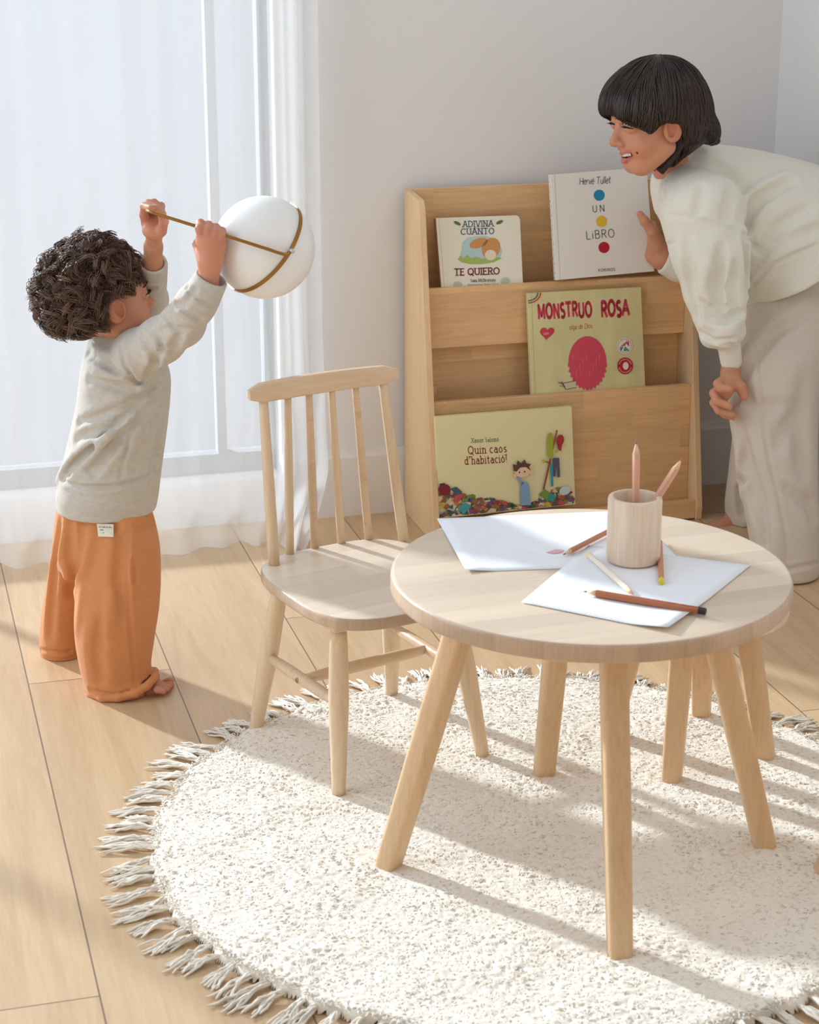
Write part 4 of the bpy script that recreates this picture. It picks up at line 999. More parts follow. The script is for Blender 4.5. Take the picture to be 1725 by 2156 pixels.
# --- white book with coloured dots, held at the top right
b2 = Book('white square picture book with blue, yellow and red dots held above the top tier', [(1160, 368), (1362, 352), (1378, 571), (1172, 590)], .115, .150, .014, (238, 234, 228), rough=.3)
b2.hinge(.008, (200, 196, 190))
for (cx_, cy_, c_) in ((1262, 411, (18, 140, 184)), (1267, 466, (228, 190, 52)), (1272, 521, (182, 8, 44))):
    b2.art('printed_dot', [ellipse_px(cx_, cy_, 11.6, 11.8)], c_, {184: 'round blue dot', 52: 'round yellow dot', 44: 'round dark red dot'}[c_[2]])
b2.art('title_lettering', text2d('UN', 1248, 447, 14, -4, .09, gap=.42, wide=.95), (40, 36, 36))
b2.art('title_lettering', text2d('LiBRO', 1235, 504, 17, -5, .08, gap=.24, wide=.92, jitter=.1), (40, 36, 36))
b2.art('author_lettering', text2d('Hervé Tullet', 1220, 389, 14, -3, .08, slant=.12, gap=.04, wide=.80, jitter=.12), (30, 26, 26))
b2.art('publisher_lettering', text2d('KOKINOS', 1260, 572, 6, -3, .12, gap=.24), (30, 26, 26))
spots = []
for k in range(22):
    t = (k+.5)/22; q = b2.C4[0]*(1-t)+b2.C4[3]*t
    c_ = [(18, 140, 184), (228, 190, 52), (182, 8, 44)][k % 3]; r_ = .0016
    V = [q-b2.ex*.00125-b2.n*(.007+(.003 if k % 2 else -.003))+r_*(math.cos(a_)*b2.ey+math.sin(a_)*b2.n) for a_ in np.linspace(0, 2*math.pi, 12, endpoint=False)]
    mesh_obj('printed_dot', V, [tuple(range(12))], ink(c_), b2.spine, smooth=False)
# --- green-gold book on the middle tier
m_b3, t, b = new_mat('painted_paper'); co = N(t, 'ShaderNodeTexCoord'); mp = N(t, 'ShaderNodeMapping'); mp.inputs['Scale'].default_value = (30, 30, 7); nz = N(t, 'ShaderNodeTexNoise', Scale=1.0, Detail=6.0)
t.links.new(co.outputs['Object'], mp.inputs['Vector']); t.links.new(mp.outputs[0], nz.inputs['Vector'])
t.links.new(mixc(t, nz.outputs['Fac'], srgb(236, 228, 176), srgb(196, 188, 132)), b.inputs['Base Color']); b.inputs['Roughness'].default_value = .35
b3 = Book('green-gold picture book with a pink title standing on the middle tier', [(1112, 618), (1350, 605), (1360, 812), (1121, 827)], .158, .178, .012, (205, 198, 140), ext=.022, cover_mat=m_b3)
b3.hinge(.007, (190, 184, 134))
PINK = (206, 54, 84)
title = [('M', 1135, 671, 24), ('O', 1164, 669, 0), ('N', 1179, 668, 0), ('S', 1199, 667, 0), ('T', 1212, 666, 0), ('R', 1227, 668, 0), ('U', 1243, 668, 0), ('O', 1258, 667, 0)]
x0 = 1134
polys = text2d('MONSTRUO', 1134, 671, 29, -3.2, .26, gap=.17, wide=.54, jitter=.10, seed=3)+text2d('ROSA', 1267, 666, 31, -2, .27, gap=.16, wide=.56, jitter=.10, seed=5)
b3.art('title_lettering', polys, PINK)
b3.art('author_lettering', text2d('olga de Dios', 1199, 694, 10.5, -3.5, .09, gap=.05, wide=.78, slant=.08, jitter=.14), (196, 96, 90))
heart = []
for i in range(40):
    a_ = 2*math.pi*i/40; hx, hy = 16*math.sin(a_)**3, 13*math.cos(a_)-5*math.cos(2*a_)-2*math.cos(3*a_)-math.cos(4*a_); heart.append((1152+hx*.95+hy*.12, 701-hy*.95))
b3.art('printed_heart', [heart], PINK)
b3.art('heart_lettering', text2d('8 edicion', 1144, 706, 6, -12, .12, gap=.04, wide=.5), (240, 200, 190))
arcs = []
for r_, c_ in ((23, (196, 56, 50)), (20.5, (232, 196, 70)), (18, (70, 90, 150))):
    ring = [(1112+r_*math.cos(R(a_))*1.2, 616+r_*math.sin(R(a_))) for a_ in range(0, 91, 9)]; ring2 = [(1112+(r_-2)*math.cos(R(a_))*1.2, 616+(r_-2)*math.sin(R(a_))) for a_ in range(90, -1, -9)]
    b3.art('rainbow_stripe', [ring+ring2], c_)
# plain shaggy pink shape in place of the cover drawing
body = []
for i in range(60):
    a_ = 2*math.pi*i/60; body.append((1237+40*math.cos(a_)*(1+.05*((i % 2)*2-1)*(math.sin(a_) > .1)), 764+56*math.sin(a_)*(1+.05*((i % 2)*2-1)*(math.sin(a_) > .1))))
b3.art('painted_shape', [body], (214, 70, 96), 'plain shaggy pink painted shape')
b3.art('painted_brush_lines', [[(x_, y_), (x_+1.2, y_), (x_+.6+1.5*math.sin(x_), y_+24)] for x_, y_ in [(1206+7*i, 745+11*((i*3) % 4)) for i in range(9)]], (236, 130, 140))
b3.art('round_sticker', [ellipse_px(1315, 728, 16.5, 17)], (236, 232, 226), 'white round sticker')
for pl, c_ in (([(1305, 730), (1322, 716), (1316, 728)], (200, 90, 60)), ([(1316, 729), (1325, 738), (1312, 739)], (70, 150, 90)), ([(1305, 731), (1313, 730), (1307, 740)], (60, 130, 170)), ([(1318, 722), (1324, 718), (1324, 730)], (190, 50, 60))):
    b3.art('sticker_wedge', [pl], c_)
dots = [ellipse_px(1315+13.6*math.cos(R(a_)), 728+14*math.sin(R(a_)), 1.0, 1.1, n=8) for a_ in range(0, 360, 18)]
b3.art('sticker_print', dots, (170, 60, 90))
b3.art('round_sticker', [ellipse_px(1316, 770, 16.5, 17.5)], (186, 20, 44), 'dark red round sticker')
b3.art('sticker_print', [ellipse_px(1317, 770, 6, 8)]+[ellipse_px(1316+13*math.cos(R(a_)), 770+13.8*math.sin(R(a_)), .9, 1.0, n=8) for a_ in list(range(200, 341, 14))+list(range(20, 161, 14))], (238, 226, 220))
b3.art('drawn_card', [[(1186, 806), (1212, 801), (1213, 816), (1189, 820)]], (205, 200, 160))
b3.art('drawn_line', [[(1175, 804), (1187, 808), (1187, 809.5), (1175, 805.5)], [(1178, 812), (1190, 812), (1190, 813), (1178, 813)], [(1186, 806), (1212, 801), (1212, 802), (1186, 807)], [(1189, 820), (1213, 816), (1213, 815), (1189, 819)], [(1181, 803), (1183, 803), (1191, 818), (1189, 818)]], (60, 50, 44))
# --- pale yellow landscape book on the bottom tier
b4 = Book('pale yellow landscape picture book with a heap of toys on its cover, bottom tier', [(917, 878), (1204, 856), (1212, 1062), (923, 1092)], .222, .236, .012, (230, 222, 174))
b4.layer = 0
b4.art('author_lettering', text2d('Xavier Salomó', 993, 932, 9, -3, .11, serif=True, gap=.20, wide=.74), (50, 40, 34))
b4.art('title_lettering', text2d('Quin caos', 986, 956, 16, -3.2, .12, serif=True, gap=.20, wide=.86), (140, 30, 28))
b4.art('title_lettering', text2d('d\'habitació!', 979, 978, 16, -3.2, .12, serif=True, gap=.19, wide=.80), (140, 30, 28))
r = np.random.RandomState(5)
pal = [(168, 44, 48), (206, 130, 44), (122, 140, 54), (64, 98, 128), (126, 74, 120), (196, 168, 62), (92, 78, 60), (150, 96, 60), (184, 84, 84), (54, 88, 74), (206, 196, 170)]
def top_y(x):                                        # upper edge of the heap
    xs_ = [919, 935, 955, 975, 1000, 1030, 1060, 1090, 1110, 1130, 1160, 1180, 1195, 1212]; ys_ = [1020, 1016, 1026, 1036, 1044, 1048, 1052, 1064, 1066, 1052, 1030, 1024, 1022, 1022]
    return np.interp(x, xs_, ys_)
def bot_y(x): return 1090-(x-922)*.103
def clipq(x, y): return (min(max(x, 920.5), 1210.5), min(y, bot_y(x)-.5))
groups = {i: [] for i in range(len(pal))}
for layer in range(3):
    for k in range(9): groups[k] = []
    for _ in range(120):
        x_ = 924+r.rand()*284; ty = top_y(x_); by_ = bot_y(x_); y_ = ty+3+(by_-ty-5)*r.rand()
        m = r.choice([3, 4, 4, 5, 10]); s_ = 4+r.rand()*6; a0 = r.rand()*6
        pl = [clipq(x_+s_*(.7+.5*r.rand())*math.cos(a0+2*math.pi*i/m), max(ty-2, y_+s_*.75*(.7+.5*r.rand())*math.sin(a0+2*math.pi*i/m))) for i in range(m)]
        groups[r.randint(len(pal))].append(pl)
    for k, pls in groups.items():
        if pls: b4.art('drawn_toys', pls, pal[k])
    groups = {i: [] for i in range(len(pal))}
b4.art('drawn_kite', [[(962, 1068), (978, 1056), (992, 1064), (975, 1082)]], (60, 160, 168))
b4.art('drawn_ball', [ellipse_px(935, 1030, 13, 12)], (126, 20, 40))
b4.art('drawn_box', [[(947, 1028), (960, 1024), (972, 1034), (960, 1042)]], (62, 88, 112))
b4.art('drawn_book', [[(1133, 1040), (1146, 1029), (1168, 1045), (1150, 1054)]], (120, 146, 60))
b4.art('drawn_tag', [ellipse_px(1160, 1046, 8, 8)], (40, 150, 140))
b4.art('drawn_cloth', [ellipse_px(1188, 1032, 12, 9, -20)], (200, 214, 218))
# coat stand and clothes
b4.art('drawn_coat_stand', [[(1141, 1030), (1145, 1030), (1173, 905), (1170, 904)], [(1144, 968), (1145, 971), (1160, 976), (1160, 974)]], (150, 74, 40))
b4.art('drawn_coat', [[(1153, 912), (1158, 910), (1163, 914), (1164, 960), (1158, 965), (1151, 960), (1150, 930)]], (160, 172, 50))
b4.art('drawn_cap', [ellipse_px(1178, 926, 8, 12, 10), [(1172, 934), (1182, 936), (1180, 949), (1174, 946)]], (168, 42, 50))
b4.art('drawn_trousers', [[(1162, 963), (1176, 963), (1178, 1003), (1172, 1004), (1170, 975), (1168, 1003), (1163, 1002)]], (82, 82, 108))
b4.art('drawn_scarf', [[(1157, 976), (1162, 976), (1164, 1022), (1159, 1024)]], (40, 150, 176))
b4.art('drawn_knob', [ellipse_px(1144, 970, 3.5, 3.5, n=14), ellipse_px(1171, 949, 3, 3, n=14)], (190, 180, 50))
# a plain small figure in blue
b4.art('drawn_figure', [[(1095, 1016), (1100, 1012), (1108, 1013), (1113, 1022), (1116, 1054), (1116, 1062), (1096, 1063), (1094, 1040)], [(1085, 1000), (1090, 998), (1102, 1016), (1097, 1022)]], (128, 166, 200), 'blue pyjamas')
b4.art('drawn_figure', [ellipse_px(1098, 990, 16, 14), ellipse_px(1117, 993, 4, 4, n=12), ellipse_px(1083, 1000, 4, 4, n=12)], (236, 200, 166), 'round head')
b4.art('drawn_figure', [[(1080, 990), (1078, 976), (1086, 978), (1088, 968), (1096, 974), (1103, 966), (1107, 974), (1117, 976), (1112, 982), (1116, 990), (1106, 982), (1094, 983), (1086, 992)]], (92, 62, 42), 'tousled brown hair')
b4.art('drawn_figure', [ellipse_px(1092, 993, 1.6, 2.2, n=10), ellipse_px(1103, 992, 1.6, 2.2, n=10)], (40, 30, 28), 'dot eyes')
# ================================================================== TODDLER
m_skin = vcol_mat('skin', rough=.5, bump=.03, bscale=400, sss=.12, spec=.35)
m_cloth = vcol_mat('cloth', rough=.92, bump=.25, bscale=420, spec=.15, sheen=.15)
m_hair1, t, b = new_mat('brown_hair'); a_ = N(t, 'ShaderNodeAttribute', attribute_name='Col'); t.links.new(a_.outputs['Color'], b.inputs['Base Color']); b.inputs['Roughness'].default_value = .42; b.inputs['Specular IOR Level'].default_value = .6
SK1, SK2 = srgb(202, 142, 114), srgb(206, 146, 116)

def cloth(name, vol, base, parent, seed, melange=.0, blur=1):
    vol.blur(blur); V, F = vol.mesh(); o = mesh_obj(name, V, F, m_cloth, parent)
    n = vnoise(V, .006, seed); n2 = vnoise(V*np.array([1, 1, 4.0]), .010, seed+1)
    c = np.array(base)[None, :]*(1-melange+melange*2*(.5*n+.5*n2))[:, None]; set_col(o, c); return o, V

YT = 3.20
# ---- head position: ear at (245, 655)
M1 = head_frame(R(24), R(-8), R(4)); H1 = .172
ear = P(246, 655, 3.13)
O1 = ear-H1*(.36*M1[0]-.015*M1[1]+.43*M1[2])
# ---- body (skin), one continuous mesh
def kid1_body(v):
    chainp(v, [(230, 1085, 3.22, 44), (255, 900, 3.22, 48), (258, 780, 3.22, 42)], .02)
    chainp(v, [(235, 735, 3.22, 34), (232, 690, 3.22, 34)], .02)                              # neck
    chainp(v, [(245, 745, 3.22, 30), (292, 745, 3.13, 27), (385, 692, 3.05, 25), (432, 615, 3.002, 23), (441, 572, 2.992, 18)], .02)
    chainp(v, [(245, 735, 3.22, 36), (305, 735, 3.34, 32), (318, 650, 3.28, 25), (321, 575, 3.21, 20), (323, 520, 3.165, 16)], .02)
    chainp(v, [(245, 1100, 3.19, 40), (255, 1280, 3.155, 34), (280, 1400, 3.15, 28), (298, 1440, 3.145, 25)], .02)
    chainp(v, [(210, 1100, 3.25, 40), (150, 1250, 3.31, 30), (145, 1345, 3.325, 22)], .02)
    # right foot with toes (points right)
    chainp(v, [(292, 1447, 3.145, 21), (322, 1446, 3.14, 19), (340, 1449, 3.135, 13)], .012)
    for k, (px_, py_, Y_, r_) in enumerate([(358, 1434, 3.175, 9.5), (360, 1442, 3.155, 7.5), (357, 1447, 3.14, 7), (352, 1452, 3.125, 6.5), (345, 1457, 3.112, 6)]):
        chainp(v, [(334-k, 1444+k*2, Y_, 9), (px_, py_, Y_, r_)], .004)
    chainp(v, [(150, 1350, 3.33, 22), (185, 1352, 3.34, 15)], .012)

head_box = (ear+np.array([-.17, -.10, -.13]), ear+np.array([.17, .20, .17]))
hb1 = (P(400, 600, 2.93), P(492, 440, 3.07)); hb2 = (P(285, 560, 3.04), P(362, 405, 3.22))
def clampbox(b_): lo = np.minimum(*b_); hi = np.maximum(*b_); return lo, hi
hb1, hb2 = clampbox(hb1), clampbox(hb2)
def kid1_head(v): 
    W = build_head(v, O1, M1, H1, smile=.0, baby=1.0)
    chainp(v, [(236, 745, 3.22, 33), (232, 690, 3.22, 33)], .02); return W
def near_hand(v):
    chainp(v, [(432, 615, 3.002, 23), (441, 572, 2.992, 17.5), (442, 552, 2.992, 19)], .01)
    chainp(v, [(438, 546, 2.987, 21), (434, 505, 2.987, 19), (433, 492, 2.989, 15)], .012); chainp(v, [(448, 546, 2.987, 20), (453, 512, 2.987, 19), (455, 498, 2.989, 15)], .016)
    # four fingers from the knuckles over the rod and down behind it
    for k, (kx, ky, r_) in enumerate([(421, 476, 9.6), (438, 480, 9.6), (454, 485, 9.2), (467, 492, 8.2)]):
        chainp(v, [(kx+(442-kx)*.35, 520, 2.987, 10), (kx, ky+5, 2.977, r_), (kx+1, ky-6, 2.992, r_*.92), (kx+2, ky+1, 3.014, r_*.85), (kx+2, ky+18, 3.014, r_*.8), (kx+2, ky+24, 3.000, r_*.72)], .0035)
    chainp(v, [(424, 538, 2.992, 12), (416, 515, 3.010, 10), (424, 498, 3.024, 8.5), (438, 496, 3.030, 7.5)], .005)       # thumb from the palm's side
def far_hand(v):
    chainp(v, [(321, 575, 3.21, 20), (323, 520, 3.165, 16), (325, 495, 3.14, 18)], .01)
    chainp(v, [(316, 484, 3.120, 17), (316, 458, 3.135, 15)], .01); chainp(v, [(332, 486, 3.120, 17), (336, 462, 3.135, 15)], .014)
    for k, (x0, y0, Yk, r_) in enumerate([(303, 452, 3.125, 9), (308, 440, 3.140, 9), (320, 434, 3.150, 9), (334, 438, 3.155, 8.5)]):
        q = [(304, 434), (313, 428), (325, 427), (339, 434)][k]
        tip = [(318, 438), (326, 437), (333, 440), (341, 446)][k]
        chainp(v, [(x0+4, y0+18, Yk, r_+1), (x0, y0, Yk-.01, r_), (q[0], q[1], Yk-.03, r_*.95), (tip[0], tip[1], Yk-.052, r_*.82)], .0035)
    chainp(v, [(340, 486, 3.112, 12), (345, 466, 3.095, 9.5), (340, 449, 3.085, 8.5), (331, 438, 3.083, 7.6)], .005)   # thumb
ex_all = lambda p: inbox(head_box[0]+.004, head_box[1]-.004)(p) | inbox(hb1[0]+.004, hb1[1]-.004)(p) | inbox(hb2[0]+.004, hb2[1]-.004)(p)
def kid1_all(v):
    kid1_body(v); W = kid1_head(v); near_hand(v); far_hand(v); return W
v = Vol((-.80, 2.90, -.005), (-.22, 3.52, .88), .0038)
Wh = kid1_all(v)
Vb, Fb = v.mesh(ex_all); parts_b = [(Vb, Fb)]
done = []
for (lo, hi), h_ in ((hb1, .0012), (hb2, .0012), (head_box, .0017)):
    w_ = Vol(lo, hi, h_); kid1_all(w_); prev = list(done)
    parts_b.append(w_.mesh((lambda p, prev=prev: np.any([inbox(l_+.003, h2_-.003)(p) for l_, h2_ in prev], axis=0)) if prev else None)); done.append((lo, hi))
Vs = np.concatenate([a for a, _ in parts_b]); Fs = []; n0 = 0
for a, f_ in parts_b: Fs.append(f_+n0); n0 += len(a)
Fs = np.concatenate(Fs)
foot1 = np.array([-.50, 3.17, 0])
kid1 = mesh_obj('person', Vs, Fs, m_skin, loc=foot1)
tag(kid1, 'toddler with curly brown hair, grey sweatshirt and orange trousers holding up a globe lamp', 'person')
cols = head_cols(Vs, Wh, M1, H1, O1, SK1, srgb(196, 104, 96), smile=0)
for hx, hy, Yk in ((445, 490, 2.99), (320, 440, 3.11), (350, 1445, 3.14)):
    cpt = P(hx, hy, Yk); g_ = .35*np.exp(-((np.linalg.norm(Vs-cpt, axis=1))/.03)**2)[:, None]; cols = cols*(1-g_)+np.array(srgb(186, 100, 80))*g_
set_col(kid1, cols)
# eyes, brow
def eye_parts(W, H, M, parent, sides=(-1, 1), smile=0.0):
    for s_ in sides:
        op = .020*(1-.72*smile)                                    # half opening of the lids
        def S(t_, dz, off=.003):                                    # point on the lid surface
            dx = t_*.080; rr_ = max(0.0, 1-(dx/.085)**2-((dz)/.062)**2); return W(s_*.150+dx, .300+.078*math.sqrt(rr_)+off, .492+dz)
        def arcz(t_, sg): return sg*op*(1-t_*t_)+(.010*smile)*(1-t_*t_)-.004*s_*0
        up = [S(t_, arcz(t_, 1), .004) for t_ in np.linspace(-1, 1, 17)]; lo_ = [S(t_, arcz(t_, -1), .0035) for t_ in np.linspace(-1, 1, 17)]
        V = up+lo_; F = [(i, i+1, 18+i, 17+i) for i in range(16)]
        mesh_obj('eye', [v_+H*.001*M[1] for v_ in V], F, plain('eye_white', srgb(226, 216, 208), .2), parent)
        ir = [S(.05*math.cos(a_)/.072*1.0*.42*1.7*.6, (op*.98)*math.sin(a_)+.010*smile, .0065) for a_ in np.linspace(0, 2*math.pi, 20, endpoint=False)]
        mesh_obj('iris', ir, [tuple(range(20))], plain('eye_brown', srgb(38, 24, 20), .12), parent)
        V_, F_ = tube(np.array([S(t_, arcz(t_, 1)+.003, .0045) for t_ in np.linspace(-1.02, 1.02, 17)]), [H*(.0022+.0062*math.sin(math.pi*k/16)) for k in range(17)], 8); mesh_obj('lid_line', V_, F_, plain('lash', (.012, .008, .006), .6), parent)
        lash = []
        for k in range(18):
            t_ = (k-8.5)/8.5; a0 = S(t_, arcz(t_, 1)+.003, .004); a1 = a0+H*(.030*M[1]+(.012 if smile < .5 else .002)*M[2]+.022*t_*M[0]); lash.append([a0, (a0+a1)/2-H*.004*M[2], a1])
        V_, F_ = strands(np.array(lash), np.array([.0006, .0005, .0002])); mesh_obj('eyelashes', V_, F_, plain('lash', (.012, .008, .006), .6), parent)
        br = []
        for k in range(34):
            t_ = k/33; a0 = W(s_*(.065+.175*t_), .424-.110*t_**1.7, .588+.024*math.sin(math.pi*min(1, t_*1.2))-.012*t_); a1 = a0+H*(s_*.035*M[0]-.004*M[1]+.008*M[2]); br.append([a0-.004*H*M[2], (a0+a1)/2+.003*H*M[1], a1])
        V_, F_ = strands(np.array(br), np.array([.0010, .0011, .0004])); mesh_obj('eyebrow', V_, F_, plain('brow', (.035, .02, .014), .7), parent)
eye_parts(Wh, H1, M1, kid1)

# ---- sweatshirt
GREY = srgb(194, 187, 176)
v = Vol((-.72, 2.90, .25), (-.26, 3.52, .80), .0022)
sil_loft(v, [(1072, 122, 328, 3.215, .082), (1040, 118, 334, 3.215, .086), (1005, 126, 338, 3.215, .086), (960, 136, 344, 3.215, .086), (900, 150, 352, 3.215, .085), (840, 162, 358, 3.215, .084), (790, 168, 358, 3.215, .084), (750, 176, 340, 3.22, .086), (722, 190, 310, 3.225, .070), (700, 205, 285, 3.225, .05)], .012)
chainp(v, [(240, 728, 3.225, 48), (262, 722, 3.225, 46)], .02)
chainp(v, [(268, 742, 3.20, 48), (292, 742, 3.13, 46), (340, 716, 3.09, 45), (385, 682, 3.05, 42), (412, 640, 3.015, 38), (425, 620, 3.004, 36)], .022)
chainp(v, [(262, 742, 3.24, 44), (300, 735, 3.34, 42), (316, 690, 3.32, 38), (318, 630, 3.26, 32), (320, 592, 3.225, 28)], .02)
# cuffs turned back
a_, ra_ = C_(424, 630, 3.004, 35); b_, rb_ = C_(443, 590, 2.997, 33)
def cuff(v, a_, b_, ra_, rb_, open_r, grow=.003):
    d_ = (b_-a_)/np.linalg.norm(b_-a_); v.cone(a_, b_, ra_+grow, rb_+grow, .004)
    v.cone(b_+d_*.004, b_+d_*.06, open_r, open_r, .002, 's')
    # flat cut past the cuff
    def cut(X, Y, Z): return -( (X-b_[0])*d_[0]+(Y-b_[1])*d_[1]+(Z-b_[2])*d_[2]-rb_*.30)
    v.op(b_-.045, b_+.045, lambda X, Y, Z: np.where(((X-b_[0])**2+(Y-b_[1])**2+(Z-b_[2])**2) < .055**2, cut(X, Y, Z), .2), .002, 's', m=.02)
cuff(v, a_, b_, ra_, rb_, .0215)
a2_, ra2 = C_(320, 600, 3.23, 28); b2_, rb2 = C_(322, 556, 3.195, 28); cuff(v, a2_, b2_, ra2, rb2, .018)
# neck opening
chainp(v, [(233, 712, 3.22, 37), (230, 650, 3.22, 37)], .006, 's')
# hem band: step in above the ribbed band
v.blur(1)
for pts, am, w_ in [([(126, 1010), (170, 1026), (230, 1026), (290, 1012), (336, 992)], .0035, .005),
    ([(326, 806), (290, 850), (235, 905), (180, 960), (135, 1005)], .007, .009), ([(322, 840), (290, 885), (240, 930), (190, 990)], .006, .009), ([(312, 815), (262, 858), (200, 880), (170, 890)], .005, .009),
    ([(300, 850), (278, 900), (262, 960), (254, 1005)], .0025, .005), ([(255, 730), (262, 765), (280, 790), (296, 806)], .003, .005), ([(186, 745), (225, 765), (262, 785), (292, 802)], .006, .009),
    ([(190, 800), (235, 812), (280, 822)], .004, .009), ([(165, 925), (205, 905), (250, 880)], .005, .010), ([(145, 985), (190, 950), (230, 930)], .005, .009),
    ([(330, 700), (345, 730), (322, 770), (305, 800)], .004, .007), ([(350, 665), (372, 690), (392, 690)], .004, .007), ([(372, 640), (400, 662), (420, 672)], .0045, .006), ([(300, 712), (318, 738), (330, 760)], .004, .008), ([(342, 690), (380, 700), (362, 740)], .004, .008),
    ([(345, 880), (330, 930), (322, 985)], .004, .009), ([(200, 1000), (228, 960), (252, 930)], .004, .008), ([(358, 650), (388, 640), (412, 612)], .003, .006), ([(394, 606), (412, 622), (432, 638), (450, 646)], .0038, .0045), ([(298, 604), (312, 608), (326, 606)], .0038, .0045),
    ([(150, 960), (120, 1010)], -.004, .010), ([(270, 870), (215, 930), (160, 985)], -.004, .010), ([(300, 905), (262, 975)], -.003, .009)]:
    v.crease(pts, am*2.2, w_*.82)
shirt1, V_ = cloth('sweatshirt', v, GREY, kid1, 31, .10)
# cut shirt hem flat-ish is given by the loft end; trousers below
ORG = srgb(206, 138, 88)
v = Vol((-.78, 2.95, .0), (-.30, 3.52, .36), .0023)
sil_loft(v, [(1470, 190, 322, 3.15, .052), (1440, 178, 324, 3.15, .058), (1400, 168, 318, 3.15, .060), (1340, 158, 326, 3.155, .064), (1270, 158, 336, 3.16, .066), (1190, 172, 338, 3.175, .068), (1120, 190, 326, 3.19, .068), (1070, 200, 312, 3.20, .06)], .012)
sil_loft(v, [(1378, 88, 182, 3.325, .050), (1350, 84, 185, 3.325, .055), (1290, 88, 195, 3.32, .058), (1220, 100, 215, 3.30, .060), (1140, 112, 250, 3.26, .065), (1070, 124, 270, 3.23, .06)], .014)
sil_loft(v, [(1200, 130, 330, 3.215, .07), (1140, 116, 330, 3.215, .078), (1060, 128, 308, 3.215, .066)], .02)
v.blur(1)
for pts, am, w_ in [([(205, 1085), (185, 1180), (170, 1260), (160, 1330)], -.002, .012), ([(150, 1090), (150, 1180), (156, 1250)], .006, .014), ([(128, 1090), (118, 1180), (110, 1270), (106, 1340)], .006, .010), ([(175, 1085), (168, 1150), (160, 1220)], .006, .011),
    ([(252, 1085), (255, 1150), (250, 1230), (262, 1300)], .004, .012), ([(232, 1080), (240, 1110)], .005, .009), ([(272, 1100), (268, 1200), (272, 1300), (282, 1400), (285, 1450)], .0022, .0045), ([(282, 1180), (283, 1225)], .004, .0035), ([(285, 1262), (337, 1255)], .0018, .0035), ([(284, 1106), (324, 1102)], .0025, .004), ([(284, 1112), (326, 1108)], .0012, .003),
    ([(215, 1300), (205, 1370), (212, 1430)], .004, .014), ([(190, 1452), (240, 1464), (290, 1452), (318, 1425)], .0045, .005), ([(86, 1368), (130, 1374), (165, 1368)], .003, .004), ([(240, 1240), (225, 1330)], -.004, .014), ([(305, 1080), (320, 1095)], .004, .006)]:
    v.crease(pts, am*2.2, max(w_*.8, .0036))
# rolled hem ring of the near leg
RH = []
for x_, y_, Yk in [(190, 1462, 3.12), (215, 1470, 3.095), (250, 1469, 3.09), (285, 1460, 3.095), (310, 1444, 3.105), (328, 1424, 3.13), (326, 1412, 3.165)]: RH.append((x_, y_, Yk, 8.5))
chainp(v, RH, .004)
chainp(v, [(303, 1443, 3.142, 27), (345, 1450, 3.140, 24)], .006, 's')
tr1, V_ = cloth('trousers', v, ORG, kid1, 41, .05)
# small woven label
q4 = [v.hit(*q)+np.array([0, -.0065, 0]) for q in ((205, 1100), (240, 1101), (240, 1128), (208, 1127))]
lb = mesh_obj('cloth_label', q4, [(0, 3, 2, 1)], plain('label_cloth', srgb(226, 218, 200), .9), tr1, smooth=False); so_ = lb.modifiers.new('t', 'SOLIDIFY'); so_.thickness = .0012
ctr_ = sum(q4)/4; ux = (q4[1]-q4[0])/np.linalg.norm(q4[1]-q4[0]); uz = (q4[0]-q4[3])/np.linalg.norm(q4[0]-q4[3]); nn_ = np.cross(ux, uz); nn_ *= -np.sign(nn_[1])
if nn_[1] > 0: nn_ = -nn_
Vm, Fm = [], []
for row, segs in ((.005, [(-.011, -.006), (-.005, .001), (.002, .005), (.006, .011)]), (0, [(-.009, -.003), (-.002, .004)]), (-.005, [(-.005, .001), (.002, .008)])):
    for a0, a1 in segs:
        k = len(Vm); Vm += [ctr_+ux*a0+uz*row+nn_*.0016, ctr_+ux*a1+uz*row+nn_*.0016, ctr_+ux*a1+uz*(row+.0012)+nn_*.0016, ctr_+ux*a0+uz*(row+.0012)+nn_*.0016]; Fm.append((k, k+1, k+2, k+3))
mesh_obj('printed_lettering', Vm, Fm, ink((110, 108, 104)), lb, smooth=False)
# stitching on pocket: raised welt
# ---- curly hair: cap plus curls
cv_ = Vol(head_box[0]-.05, head_box[1]+.05, .0028)
def Wl(x, y, z): return O1+H1*(x*M1[0]+y*M1[1]+z*M1[2])
cv_.ell(Wl(0, -.13, .70), np.array([.395, .455, .385])*H1, M1, 0)
cv_.ell(Wl(0, -.32, .56), np.array([.33, .25, .32])*H1, M1, .03)
cv_.ell(Wl(0, .36, .34), np.array([.46, .34, .36])*H1, M1, .012, 's')          # open face
cv_.ell(Wl(.36, .02, .38), np.array([.14, .17, .16])*H1, M1, .01, 's'); cv_.ell(Wl(-.36, .02, .38), np.array([.14, .17, .16])*H1, M1, .01, 's')
V_, F_ = cv_.mesh()
nrm = (V_-Wl(0, -.1, .6)); nrm /= np.linalg.norm(nrm, axis=1, keepdims=True)
V_ = V_+nrm*((vnoise(V_, .014, 51)-.5)*.010)[:, None]
hair1 = mesh_obj('hair', V_, F_, m_hair1, kid1); hc1 = np.array(srgb(96, 72, 58)); set_col(hair1, np.tile(hc1*.75, (len(V_), 1)))
r = np.random.RandomState(77)
q1 = (V_-O1) @ M1.T/H1
side_z = (np.abs(q1[:, 0]) > .20)
okr = ~((q1[:, 1] > .30) & (q1[:, 2] < .78)) & ~((q1[:, 1] > .02) & (q1[:, 2] < .66) & side_z) & ~((q1[:, 1] > -.16) & (q1[:, 2] < .56) & side_z)
cand = np.where(okr)[0]; nl, per = 1000, 20
li = cand[r.randint(len(cand), size=nl)]; lr, ln_ = V_[li], nrm[li]
